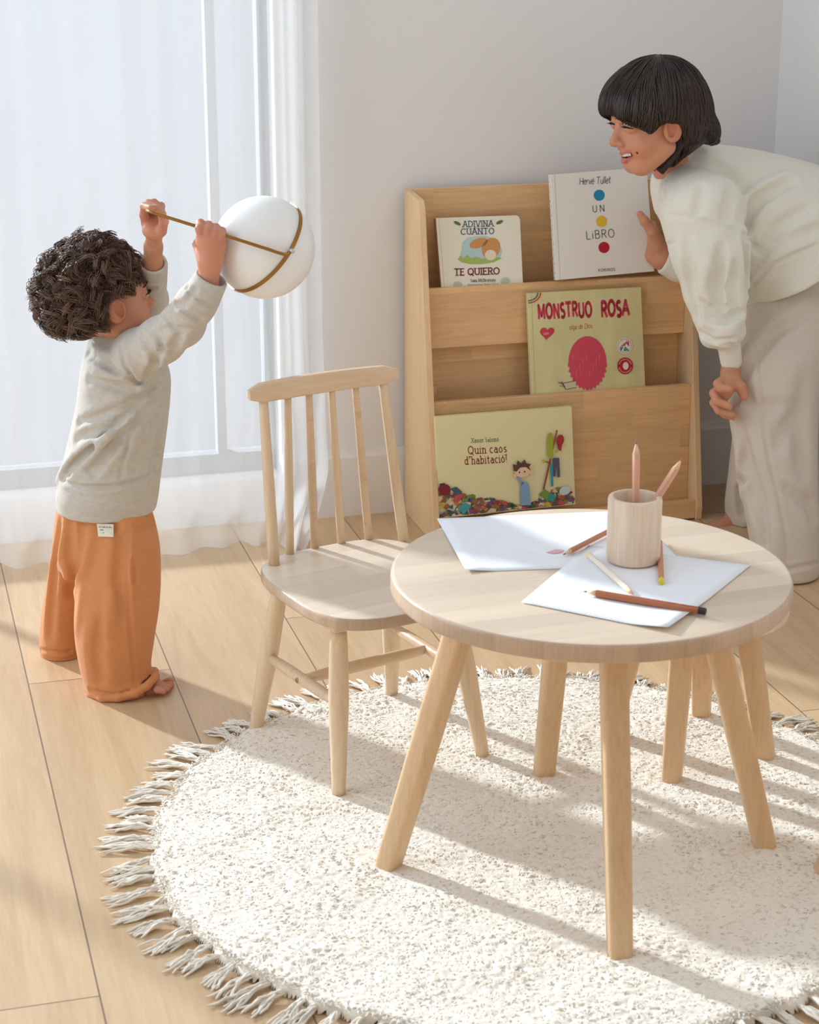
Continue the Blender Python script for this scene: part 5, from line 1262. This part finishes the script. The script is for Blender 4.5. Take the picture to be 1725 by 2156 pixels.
crown = Wl(0, -.28, 1.04); fl = lr-crown; fl -= ln_*(fl*ln_).sum(1, keepdims=True); fl /= np.maximum(np.linalg.norm(fl, axis=1, keepdims=True), 1e-6)
sidev = np.cross(fl, ln_); low = np.clip((.62-q1[li, 2])/.4, 0, 1); bk = np.clip(-q1[li, 1]/.4, 0, 1)
M_ = 22; tt = np.linspace(0, 1, M_); Lk = .030+.020*r.rand(nl)+.012*low; hr = (.0022+.0036*r.rand(nl))*(1+.6*bk); turns = 5+5*r.rand(nl); ph = r.rand(nl)*6.3; hand_ = np.sign(r.rand(nl)-.5)
drift = (r.rand(nl)-.5)*.016
C = np.zeros((nl, per, M_, 3)); jit = (r.rand(nl, per, 3)-.5); phj = r.rand(nl, per)*2.6
for k, t_ in enumerate(tt):
    w_ = hr*min(1, t_*2.2)
    base = lr-ln_*.003+fl*(Lk*t_)[:, None]+ln_*((.002+.004*bk)*np.sin(t_*2.0)+w_*np.cos(ph+t_*turns))[:, None]+sidev*(hand_*w_*1.5*np.sin(ph+t_*turns)+drift*t_)[:, None]
    C[:, :, k] = base[:, None, :]+(ln_*w_[:, None]*.5)[:, None, :]*np.cos(t_*turns[:, None]*1.0+phj)[..., None]+jit*(.0135*(1-.45*t_))+((r.rand(1, per, 3)-.5)*.0)
C = C.reshape(nl*per, M_, 3); loc1 = (C-O1) @ M1.T/H1
bad = ((loc1[..., 1] > .24) & (loc1[..., 2] < .60)) | ((loc1[..., 1] > .08) & (loc1[..., 2] < .50) & (np.abs(loc1[..., 0]) > .15)) | ((np.abs(loc1[..., 0]) > .24) & (loc1[..., 1] > -.10) & (loc1[..., 2] < .52) & (loc1[..., 2] > .2)) | (loc1[..., 2] < .22)
keep_ = ~bad.any(1); C = C[keep_]; lockid = np.repeat(np.arange(nl), per)[keep_]; nc = len(C)
V2, F2 = strands(C, np.array([.00052]*(M_-4)+[.0005, .0004, .0003, .0002])[None, :]*(.75+.7*r.rand(nc))[:, None])
hs = mesh_obj('hair_curls', V2, F2, m_hair1, hair1); tone = ((.8+1.0*r.rand(nl)**1.5)[lockid]*(.85+.3*r.rand(nc)))[:, None]*hc1; set_col(hs, np.repeat(tone, M_*3, axis=0)); hs['kind'] = 'stuff'
# loose fly-away curls at the back of the head
fly = []
for (x_, y_, a0, s_) in [(88, 560, 200, 1), (80, 600, 190, -1), (92, 650, 170, 1), (110, 680, 150, -1), (150, 700, 120, 1), (118, 545, 220, -1), (96, 585, 200, 1), (128, 520, 230, 1), (180, 495, 250, -1), (100, 630, 180, 1), (130, 690, 140, 1), (165, 500, 240, 1), (85, 620, 185, 1), (105, 665, 160, -1)]:
    for j_ in range(7):
        pts = []; rad_ = 9+5*r.rand(); st_ = 30+14*r.rand(); ja = (r.rand()-.5)*30
        for k in range(16):
            t_ = k/15; aa_ = R(a0+ja); px_ = x_+30*(1-t_)*-math.cos(aa_)+(st_*.5*t_)*math.cos(aa_)+rad_*math.sin(s_*t_*5+j_*.1)*math.sin(aa_)*t_; py_ = y_-30*(1-t_)*-math.sin(aa_)*-1*0-(st_*.5*t_)*math.sin(aa_)+rad_*math.cos(t_*5+j_*.1)*t_
            pts.append(P(px_, py_, 3.19+.02*(r.rand()-.5)*0+.03*(j_-3)/7))
        fly.append(pts)
V2, F2 = strands(np.array(fly), np.array([.0008]*13+[.0006, .0004, .0002])); hf = mesh_obj('loose_curls', V2, F2, m_hair1, hair1); set_col(hf, np.tile(hc1*1.3, (len(V2), 1))); hf['kind'] = 'stuff'

# ================================================================== GLOBE LAMP held by the toddler
GR = .0815; gc = P(556, 521, 3.062); pxm = dep(gc)/FPX; XR = np.array([1.0, 0, 0])
def voff(dx, dy): return (XR*dx-CU*dy)*pxm
chord = voff(125, -176); chord /= np.linalg.norm(chord)
jo = voff(60, 19); jdep = math.sqrt(GR**2-jo @ jo); jvec = jo-CF*jdep; jvec /= np.linalg.norm(jvec)
jd = jvec-chord*(jvec @ chord); jd /= np.linalg.norm(jd)
lamp = thing('globe_lamp', 'white globe lamp with a thin brass ring and bail held up by the toddler', 'lamp', gc)
m_opal, t, b = new_mat('opal_globe'); b.inputs['Base Color'].default_value = (.84, .83, .81, 1); b.inputs['Roughness'].default_value = .3; b.inputs['Subsurface Weight'].default_value = .5; b.inputs['Subsurface Radius'].default_value = (.3, .3, .3); b.inputs['Subsurface Scale'].default_value = .12
m_brass = plain('aged_brass', srgb(158, 112, 50), .35, metal=.75)
nu, nv_ = 64, 40; V = []; F = []
for i in range(nv_+1):
    th_ = math.pi*i/nv_
    for j in range(nu): ph_ = 2*math.pi*j/nu; V.append(gc+GR*np.array([math.sin(th_)*math.cos(ph_), math.sin(th_)*math.sin(ph_), math.cos(th_)]))
for i in range(nv_):
    for j in range(nu): k = (j+1) % nu; F.append((i*nu+j, (i+1)*nu+j, (i+1)*nu+k, i*nu+k))
mesh_obj('glass_globe', V, F, m_opal, lamp)
axn = np.cross(chord, jd); V = []; nseg = 96
for i in range(nseg):
    a_ = 2*math.pi*i/nseg; rd = math.cos(a_)*chord+math.sin(a_)*jd
    for (dr, dw) in ((-.001, -.0032), (.0016, -.0032), (.0016, .0032), (-.001, .0032)): V.append(gc+rd*(GR+dr)+axn*dw)
F = [(i*4+k, i*4+(k+1) % 4, ((i+1) % nseg)*4+(k+1) % 4, ((i+1) % nseg)*4+k) for i in range(nseg) for k in range(4)]
flat_angle(mesh_obj('brass_ring', V, F, m_brass, lamp), 40)
jf = gc+jvec*(GR+.004); jb = gc-jvec*(GR+.004)
na = [P(443, 486, jf[1]+.003), P(380, 466, jf[1]+.004), P(335, 452, jf[1]+.006)]
cB_ = (jf[1]+jb[1])/2; hw = (jb[1]-jf[1])/2
bend = [P(318-6*math.cos(a_)*0-8*math.sin(a_), 446.5-3*math.sin(a_), cB_-hw*.92*math.cos(a_)) for a_ in np.linspace(.25, math.pi-.25, 7)]
fa = [P(345, 455, jb[1]-.004), P(400, 472, jb[1]-.002), P(455, 489, jb[1])]
fr_ = gc[1]-GR-.006
na = [P(443, 486, fr_+.006), P(380, 466, fr_+.012), P(335, 452, fr_+.020)]
path = [jf, P(600, 535.5, min(jf[1], fr_+.004)), P(556, 522, fr_), P(500, 504, fr_)]+na+bend+fa+[jb]
def cr_(pts, m=8):
    pts = [np.array(p_) for p_ in pts]; out = []
    for i in range(len(pts)-1):
        p0, p1, p2, p3 = pts[max(i-1, 0)], pts[i], pts[i+1], pts[min(i+2, len(pts)-1)]
        for t in np.linspace(0, 1, m, endpoint=False): out.append(.5*((2*p1)+(-p0+p2)*t+(2*p0-5*p1+4*p2-p3)*t*t+(-p0+3*p1-3*p2+p3)*t**3))
    out.append(pts[-1]); return np.array(out)
V, F = tube(cr_(path), .0026, 12); mesh_obj('bail', V, F, m_brass, lamp)
for q in (jf, jb):
    vv = Vol(q-.01, q+.01, .0008); vv.cone(q-jvec*.003, q+jvec*.003, .0042, .0042, 0); V_, F_ = vv.mesh(); mesh_obj('pivot_knob', V_, F_, plain('pivot_metal', (.6, .58, .56), .3, metal=.8), lamp)
# ================================================================== OLDER CHILD
M2 = head_frame(math.pi+R(20), R(9), R(0)); H2 = .207
chin = P(1331, 364, 3.86)
O2 = chin-H2*(.285*M2[1]+.03*M2[2])
def kid2_head(v):
    W = build_head(v, O2, M2, H2, smile=1.0, cb=(-.07, .375))
    chainp(v, [(1430, 395, 3.97, 42), (1412, 345, 3.95, 36), (1400, 290, 3.95, 40)], .02); return W
hd2 = (O2+np.array([-.11, -.17, -.10]), O2+np.array([.22, .20, .26]))
def hand_book(v):
    chainp(v, [(1470, 572, 4.16, 26), (1420, 556, 4.158, 22), (1396, 545, 4.155, 19)], .01)
    chainp(v, [(1395, 540, 4.152, 19), (1384, 515, 4.150, 17), (1376, 496, 4.145, 13)], .012); chainp(v, [(1386, 552, 4.160, 14), (1374, 538, 4.165, 13), (1378, 508, 4.165, 12)], .012)
    chainp(v, [(1386, 515, 4.140, 13), (1374, 488, 4.128, 11.5), (1358, 466, 4.126, 9.5), (1348, 451, 4.128, 7.5)], .006)      # thumb on the cover
    for k, (y0, y1) in enumerate(((500, 470), (515, 492), (530, 512), (546, 532))):        # fingers behind the book
        chainp(v, [(1384, y0+4, 4.17, 11), (1374, y1+4, 4.193, 9), (1356, y1-6, 4.204, 8.5), (1338, y1-10, 4.203, 7)], .004)
hbk = clampbox((P(1300, 605, 4.08), P(1440, 420, 4.24)))
def hand_knee(v):
    chainp(v, [(1537, 740, 3.825, 18), (1539, 785, 3.825, 19), (1535, 805, 3.815, 20)], .01)
    chainp(v, [(1540, 800, 3.80, 20), (1524, 822, 3.79, 17), (1518, 842, 3.79, 14)], .012)
    for pts in ([(1528, 800, 3.80, 13), (1512, 808, 3.78, 9.5), (1518, 817, 3.763, 9), (1536, 819, 3.752, 8)],
                [(1520, 815, 3.795, 12), (1504, 828, 3.778, 9.5), (1510, 845, 3.762, 9), (1535, 855, 3.752, 8)],
                [(1518, 832, 3.80, 12), (1504, 848, 3.79, 9), (1514, 864, 3.775, 8.5), (1541, 873, 3.765, 7.5)],
                [(1522, 845, 3.815, 11), (1512, 862, 3.81, 8), (1526, 874, 3.80, 7.5), (1545, 880, 3.785, 6.5)]): chainp(v, pts, .0035)
    chainp(v, [(1545, 800, 3.80, 14), (1560, 815, 3.785, 11), (1568, 835, 3.78, 9)], .006)
hkn = clampbox((P(1480, 905, 3.68), P(1590, 760, 3.88)))
def kid2_all(v):
    chainp(v, [(1430, 420, 3.98, 50), (1540, 450, 4.0, 85), (1690, 560, 4.0, 70)], .03)
    chainp(v, [(1470, 440, 3.87, 45), (1505, 600, 3.83, 30), (1537, 740, 3.825, 18)], .01)
    chainp(v, [(1430, 420, 4.1, 45), (1500, 540, 4.15, 32), (1470, 572, 4.16, 26)], .02)
    chainp(v, [(1695, 620, 3.96, 48), (1650, 850, 3.87, 42), (1670, 1160, 3.745, 27), (1690, 1195, 3.73, 25)], .02)
    chainp(v, [(1690, 620, 4.04, 58), (1610, 860, 4.06, 44), (1558, 1080, 4.09, 25), (1552, 1098, 4.09, 23)], .02)
    chainp(v, [(1552, 1100, 4.085, 22), (1515, 1112, 4.06, 17), (1480, 1118, 4.04, 13)], .012)
    chainp(v, [(1692, 1200, 3.725, 24), (1650, 1214, 3.70, 17), (1622, 1220, 3.69, 13)], .012)
    W = kid2_head(v); hand_book(v); hand_knee(v); return W
v = Vol((.36, 3.5, -.005), (1.04, 4.30, .82), .0055)
Wh2 = kid2_all(v)
ex2 = lambda p: inbox(hd2[0]+.006, hd2[1]-.006)(p) | inbox(hbk[0]+.006, hbk[1]-.006)(p) | inbox(hkn[0]+.006, hkn[1]-.006)(p)
Vb, Fb = v.mesh(ex2); parts_b = [(Vb, Fb)]
done = []
for (lo, hi), h_ in ((hbk, .0014), (hkn, .0013), (hd2, .0015)):
    w_ = Vol(lo, hi, h_); kid2_all(w_); prev = list(done)
    parts_b.append(w_.mesh((lambda p, prev=prev: np.any([inbox(l_+.003, h2_-.003)(p) for l_, h2_ in prev], axis=0)) if prev else None)); done.append((lo, hi))
Vs = np.concatenate([a for a, _ in parts_b]); Fs = []; n0 = 0
for a, f_ in parts_b: Fs.append(f_+n0); n0 += len(a)
Fs = np.concatenate(Fs); foot2 = np.array([.79, 3.88, 0])
kid2 = mesh_obj('person', Vs, Fs, m_skin, loc=foot2)
tag(kid2, 'smiling child with dark bobbed hair and cream sweatshirt leaning over the bookcase', 'person')
cols = head_cols(Vs, Wh2, M2, H2, O2, SK2, srgb(190, 98, 100), smile=1.0)
mole = v.hit(1347, 332); g_ = np.exp(-(np.linalg.norm(Vs-mole, axis=1)/.0016)**4)[:, None]; cols = cols*(1-g_)+np.array(srgb(70, 34, 26))*g_
set_col(kid2, cols)
eye_parts(Wh2, H2, M2, kid2, smile=1.0)
# teeth
tv = Vol(Wh2(0, .30, .22)-.03, Wh2(0, .30, .22)+.03, .0008)
for s_ in (-1, 1):
    for k in range(4):
        x_ = s_*(.018+.030*k); tv.ell(Wh2(x_, .356-1.9*x_*x_, .219+.0045*k), np.array([.0158, .014, .019-.001*k])*H2, M2, .0006)
V_, F_ = tv.mesh(); mesh_obj('teeth', V_, F_, plain('teeth_white', srgb(232, 222, 208), .3), kid2)

# ---- hair: smooth cap with long strands down to the jaw and nape
def W2(x, y, z): return O2+H2*(x*M2[0]+y*M2[1]+z*M2[2])
cv_ = Vol(hd2[0]-.06, hd2[1]+.06, .0026)
cv_.ell(W2(0, -.07, .65), np.array([.425, .445, .43])*H2, M2, 0)
cv_.ell(W2(0, -.28, .46), np.array([.37, .25, .30])*H2, M2, .03)
cv_.chain([C_(*q) for q in [(1452, 262, 3.885, 36), (1428, 298, 3.885, 26), (1404, 332, 3.88, 18), (1393, 354, 3.875, 10)]], .008); cv_.chain([C_(*q) for q in [(1465, 250, 3.90, 38), (1486, 272, 3.90, 24), (1500, 288, 3.90, 9)]], .01)
cv_.ell(W2(0, .16, .66), np.array([.385, .32, .30])*H2, M2, .02)
cv_.ell(W2(0, .42, .28), np.array([.46, .40, .37])*H2, M2, .014, 's')
cv_.ell(W2(.40, .07, .33), np.array([.16, .19, .21])*H2, M2, .012, 's'); cv_.ell(W2(-.40, .07, .33), np.array([.16, .19, .21])*H2, M2, .012, 's')
V_, F_ = cv_.mesh(); hair2 = mesh_obj('hair', V_, F_, m_hair1, kid2); hc2 = np.array(srgb(52, 38, 34)); set_col(hair2, np.tile(hc2*.7, (len(V_), 1)))
nrm = V_-W2(0, -.1, .58); nrm /= np.linalg.norm(nrm, axis=1, keepdims=True)
r = np.random.RandomState(99)
q_ = (V_-O2) @ M2.T/H2
cand = np.where((q_[:, 2] > .42))[0]; nc = 6500; idx = cand[r.randint(len(cand), size=nc)]
loc_ = q_[idx]
# walk every strand over the cap surface, away from the crown and down
crown = np.array([0.0, -.16, 1.10])
M_ = 20; C = np.zeros((nc, M_, 3)); p_ = loc_.copy(); step = (.026+.022*r.rand(nc))
cl = vnoise(loc_, .06, 71); cl2 = vnoise(loc_, .035, 72)
dirv = p_-crown; 
for k in range(M_):
    C[:, k] = p_
    # outward normal of the cap (from field gradient)
    wpnt = O2+H2*(p_ @ M2); e = .003
    g_ = np.stack([cv_.at(wpnt+e*np.eye(3)[i])-cv_.at(wpnt-e*np.eye(3)[i]) for i in range(3)], -1); g_ /= np.maximum(np.linalg.norm(g_, axis=1, keepdims=True), 1e-6); gl_n = g_ @ M2.T
    d_ = p_-crown; d_[:, 2] -= .55*(p_[:, 2] < .9)+.35; 
    fr_w = np.clip(p_[:, 1]/.3, 0, 1); d_[:, 0] *= (1-.35*fr_w)
    d_ = d_-gl_n*(d_*gl_n).sum(1, keepdims=True)*.95; d_ /= np.maximum(np.linalg.norm(d_, axis=1, keepdims=True), 1e-6)
    d_ += (cl-.5)[:, None]*np.array([0, .9, 0])*min(1, k/8)
    p_ = p_+d_*step[:, None]
    wpnt = O2+H2*(p_ @ M2); f_ = cv_.at(wpnt); tgt = .0008+.0065*cl2*min(1, k/5)
    p_ = p_-gl_n*(((f_-tgt)/H2*.8)*(np.abs(f_) < .03))[:, None]
# stop fringe strands above the eyes
Cw = O2+H2*(C @ M2)
ok = np.ones(nc, bool); rj = r.rand(nc)
for i in range(nc):
    qq = C[i]; bad = ((qq[:, 1] > .10) & (qq[:, 2] < .655+.075*(cl2[i]-.5)+.03*(rj[i]-.5)-.22*np.clip((abs(qq[:, 0])-.12)/.20, 0, 1))) | ((np.abs(qq[:, 0]) > .3) & (qq[:, 1] > -.08) & (qq[:, 1] <= .10) & (qq[:, 2] < .50)) | (qq[:, 2] < .02+.05*rj[i])
    if bad.any():
        k = int(np.argmax(bad)); 
        if k < 3: ok[i] = False
        else: # compress the strand so that it ends at k
            tt = np.linspace(0, k, M_); Cw[i] = np.stack([np.interp(tt, np.arange(M_), Cw[i][:, a]) for a in range(3)], -1)
Cw = Cw[ok]; nc = len(Cw)
V2, F2 = strands(Cw, np.array([.0011]*(M_-4)+[.0010, .0009, .0006, .0003])[None, :]*(.7+.6*r.rand(nc))[:, None])
hs = mesh_obj('hair_strands', V2, F2, m_hair1, hair2); set_col(hs, np.repeat((.65+.9*cl[ok]**1.5+.3*r.rand(nc))[:, None]*hc2, M_*3, axis=0)); hs['kind'] = 'stuff'
# nape locks and the flicked end over the collar, all in pixel-known places
locks = []
def lock(pts, n, spread, seed):
    rr = np.random.RandomState(seed); base = cr_([P(*p_) for p_ in pts], 6); m = 16
    s_ = np.linspace(0, len(base)-1, m); base = np.stack([np.interp(s_, np.arange(len(base)), base[:, a]) for a in range(3)], -1)
    for _ in range(n):
        o_ = (rr.rand(3)-.5)*spread; tp = np.linspace(1, .25, m)[:, None]; locks.append(base+o_*tp+(rr.rand(3)-.5)*.0015)
def shaggy(starts, ends, n, seed):
    rr = np.random.RandomState(seed)
    for _ in range(n):
        t_ = rr.rand(); a_ = np.array(starts[0])*(1-t_)+np.array(starts[1])*t_; b_ = np.array(ends[0])*(1-t_)+np.array(ends[1])*t_
        m_ = (a_+b_)/2; b2_ = b_+(rr.rand(2)-.5)*14; Yk = 3.835+.03*rr.rand()
        lock([(a_[0], a_[1], Yk), (m_[0]+6+6*rr.rand(), m_[1], Yk-.004), (b2_[0], b2_[1], Yk+.006)], 12, .007, rr.randint(9999))
shaggy([(1428, 236), (1456, 250)], [(1382, 340), (1400, 368)], 26, 1)
shaggy([(1440, 244), (1470, 240)], [(1405, 318), (1455, 304)], 22, 2)
shaggy([(1460, 232), (1488, 236)], [(1462, 300), (1500, 292)], 20, 3)
lock([(1470, 250, 3.85), (1496, 276, 3.845), (1512, 292, 3.845), (1506, 302, 3.845), (1494, 303, 3.845)], 60, .011, 11)
lock([(1450, 262, 3.84), (1466, 288, 3.835), (1468, 300, 3.835), (1448, 306, 3.835)], 50, .012, 12)
V2, F2 = strands(np.array(locks), np.array([.0012]*12+[.0011, .0009, .0006, .0003])); hl = mesh_obj('hair_locks', V2, F2, m_hair1, hair2); set_col(hl, np.repeat((.7+.7*r.rand(len(locks))**2)[:, None]*hc2, 48, axis=0)); hl['kind'] = 'stuff'

# ---- cream sweatshirt
CREAM = srgb(232, 229, 216)
def clip_wall(v, s_max=1.112):
    v.op(v.lo, v.hi, lambda X, Y, Z: -((X-W0[0])*WU[0]+(Y-W0[1])*WU[1]-s_max+0*Z), .02, 's', m=0)
v = Vol((.42, 3.60, .22), (1.02, 4.30, .90), .0028)
chainp(v, [(1432, 392, 3.97, 60), (1470, 385, 3.98, 80), (1540, 430, 4.0, 116), (1620, 482, 4.0, 150), (1700, 505, 3.99, 150)], .03)
chainp(v, [(1605, 600, 3.97, 52), (1606, 640, 3.96, 36)], .03); chainp(v, [(1640, 560, 3.95, 90), (1690, 590, 3.94, 120)], .03)
clip_wall(v)
v.blur(1)
# hem: cut everything below the line (1570, 684) - (1725, 594)
n_h = np.cross(P(1725, 594, 3.83)-P(1570, 684, 3.83), np.array([0, 1.0, .0])); n_h /= np.linalg.norm(n_h); p_h = P(1570, 684, 3.83)
if n_h[2] > 0: n_h = -n_h
v.op(v.lo, v.hi, lambda X, Y, Z: -((X-p_h[0])*n_h[0]+(Y-p_h[1])*n_h[1]+(Z-p_h[2])*n_h[2]), .006, 's', m=0)
# near sleeve, baggy, gathered above the cuff
chainp(v, [(1448, 415, 3.90, 62), (1475, 445, 3.86, 84), (1492, 530, 3.83, 76), (1504, 610, 3.82, 62), (1516, 670, 3.81, 50), (1520, 694, 3.81, 42)], .018)
chainp(v, [(1495, 712, 3.79, 20), (1528, 706, 3.77, 22), (1550, 700, 3.80, 20)], .014)
chainp(v, [(1535, 722, 3.82, 25), (1540, 760, 3.825, 23)], .008)
# far sleeve
chainp(v, [(1440, 430, 4.09, 60), (1500, 540, 4.13, 44), (1480, 570, 4.155, 38), (1430, 560, 4.158, 34)], .015)
cA = C_(1430, 560, 4.158, 34); cB = C_(1404, 549, 4.155, 31); cuff(v, cA[0], cB[0], cA[1]-.003, cB[1]-.003, .0215)
v.blur(1)
# collar opening
chainp(v, [(1414, 384, 3.965, 40), (1412, 430, 3.965, 36)], .012)
chainp(v, [(1406, 368, 3.965, 22), (1424, 345, 3.965, 34), (1440, 330, 3.965, 34)], .012)
chainp(v, [(1402, 342, 3.955, 30), (1385, 300, 3.95, 36)], .006, 's')
for pts, am, w_ in [([(1404, 455), (1440, 455), (1500, 470), (1568, 492)], .0022, .0045), ([(1398, 372), (1392, 410), (1405, 452)], .0022, .0045), ([(1408, 374), (1400, 412), (1410, 450)], .0015, .004),
    ([(1566, 492), (1572, 455), (1600, 420), (1660, 385)], .010, .014), ([(1566, 500), (1564, 560), (1568, 610)], .014, .011), ([(1575, 500), (1598, 530), (1606, 528)], .004, .008), ([(1560, 645), (1585, 600), (1628, 553), (1725, 513)], .0030, .0050), ([(1590, 560), (1640, 480), (1700, 440)], .006, .016), ([(1620, 520), (1680, 495), (1725, 480)], .004, .014),
    ([(1450, 500), (1452, 560), (1462, 620), (1475, 665)], .006, .013), ([(1520, 520), (1508, 590), (1512, 640), (1535, 668)], .009, .014), ([(1546, 560), (1540, 610), (1550, 660)], .007, .011), ([(1480, 640), (1500, 668), (1530, 676), (1556, 660)], .009, .011), ([(1480, 600), (1490, 560)], -.004, .014),
    ([(1478, 700), (1505, 718), (1545, 712)], .004, .006), ([(1520, 728), (1552, 722)], .004, .005), ([(1440, 330), (1500, 345), (1560, 390)], .004, .018), ([(1480, 400), (1470, 440)], .003, .012), ([(1540, 400), (1528, 450)], .005, .014), ([(1390, 520), (1422, 512)], .002, .004), ([(1560, 405), (1590, 370), (1650, 350)], .004, .016)]:
    v.crease(pts, am*2.6, max(w_*.85, .0046))
sw2, V_ = cloth('sweatshirt', v, CREAM, kid2, 71, .02)
# ---- wide trousers
BEIGE = srgb(213, 201, 187)
v = Vol((.56, 3.50, .0), (1.02, 4.30, .66), .0028)
chainp(v, [(1690, 615, 3.96, 88), (1674, 690, 3.94, 108), (1660, 760, 3.92, 110)], .03)
sil_loft(v, [(1208, 1596, 1724, 3.735, .066), (1180, 1588, 1726, 3.74, .070), (1100, 1572, 1724, 3.76, .072), (1020, 1560, 1722, 3.79, .074), (940, 1546, 1722, 3.82, .078), (860, 1534, 1724, 3.85, .084), (790, 1540, 1730, 3.87, .090), (720, 1552, 1740, 3.90, .10), (650, 1580, 1760, 3.95, .085)], .02)
sil_loft(v, [(1096, 1530, 1600, 4.09, .050), (1060, 1527, 1610, 4.09, .055), (1000, 1534, 1630, 4.08, .060), (930, 1542, 1650, 4.07, .065), (860, 1550, 1690, 4.06, .08), (760, 1575, 1720, 4.04, .09)], .02)
clip_wall(v)
v.blur(1)
for pts, am, w_ in [([(1588, 665), (1587, 720), (1597, 790), (1606, 880), (1618, 960), (1640, 1050), (1654, 1130), (1660, 1190)], .0022, .0045), ([(1582, 668), (1580, 720), (1590, 800), (1600, 880)], -.0012, .006), ([(1556, 740), (1545, 800), (1552, 840)], .008, .012), ([(1640, 700), (1600, 740), (1560, 800)], .006, .016),
    ([(1560, 900), (1580, 980), (1600, 1060), (1612, 1140)], .007, .016), ([(1690, 800), (1680, 900), (1690, 1000)], .006, .020), ([(1660, 1030), (1700, 1060), (1712, 1090)], .005, .014), ([(1630, 1100), (1640, 1170)], -.005, .014), ([(1598, 1176), (1660, 1200), (1720, 1186)], .0025, .004), ([(1600, 1000), (1598, 1100), (1606, 1160)], -.005, .012), ([(1576, 940), (1560, 1020), (1566, 1080)], .008, .013),
    ([(1612, 720), (1650, 690), (1700, 660)], .004, .014), ([(1670, 860), (1640, 940)], .004, .018), ([(1560, 830), (1600, 860), (1660, 850)], .003, .016)]:
    v.crease(pts, am*2.4, max(w_*.85, .0046))
tr2, V_ = cloth('trousers', v, BEIGE, kid2, 81, .03)
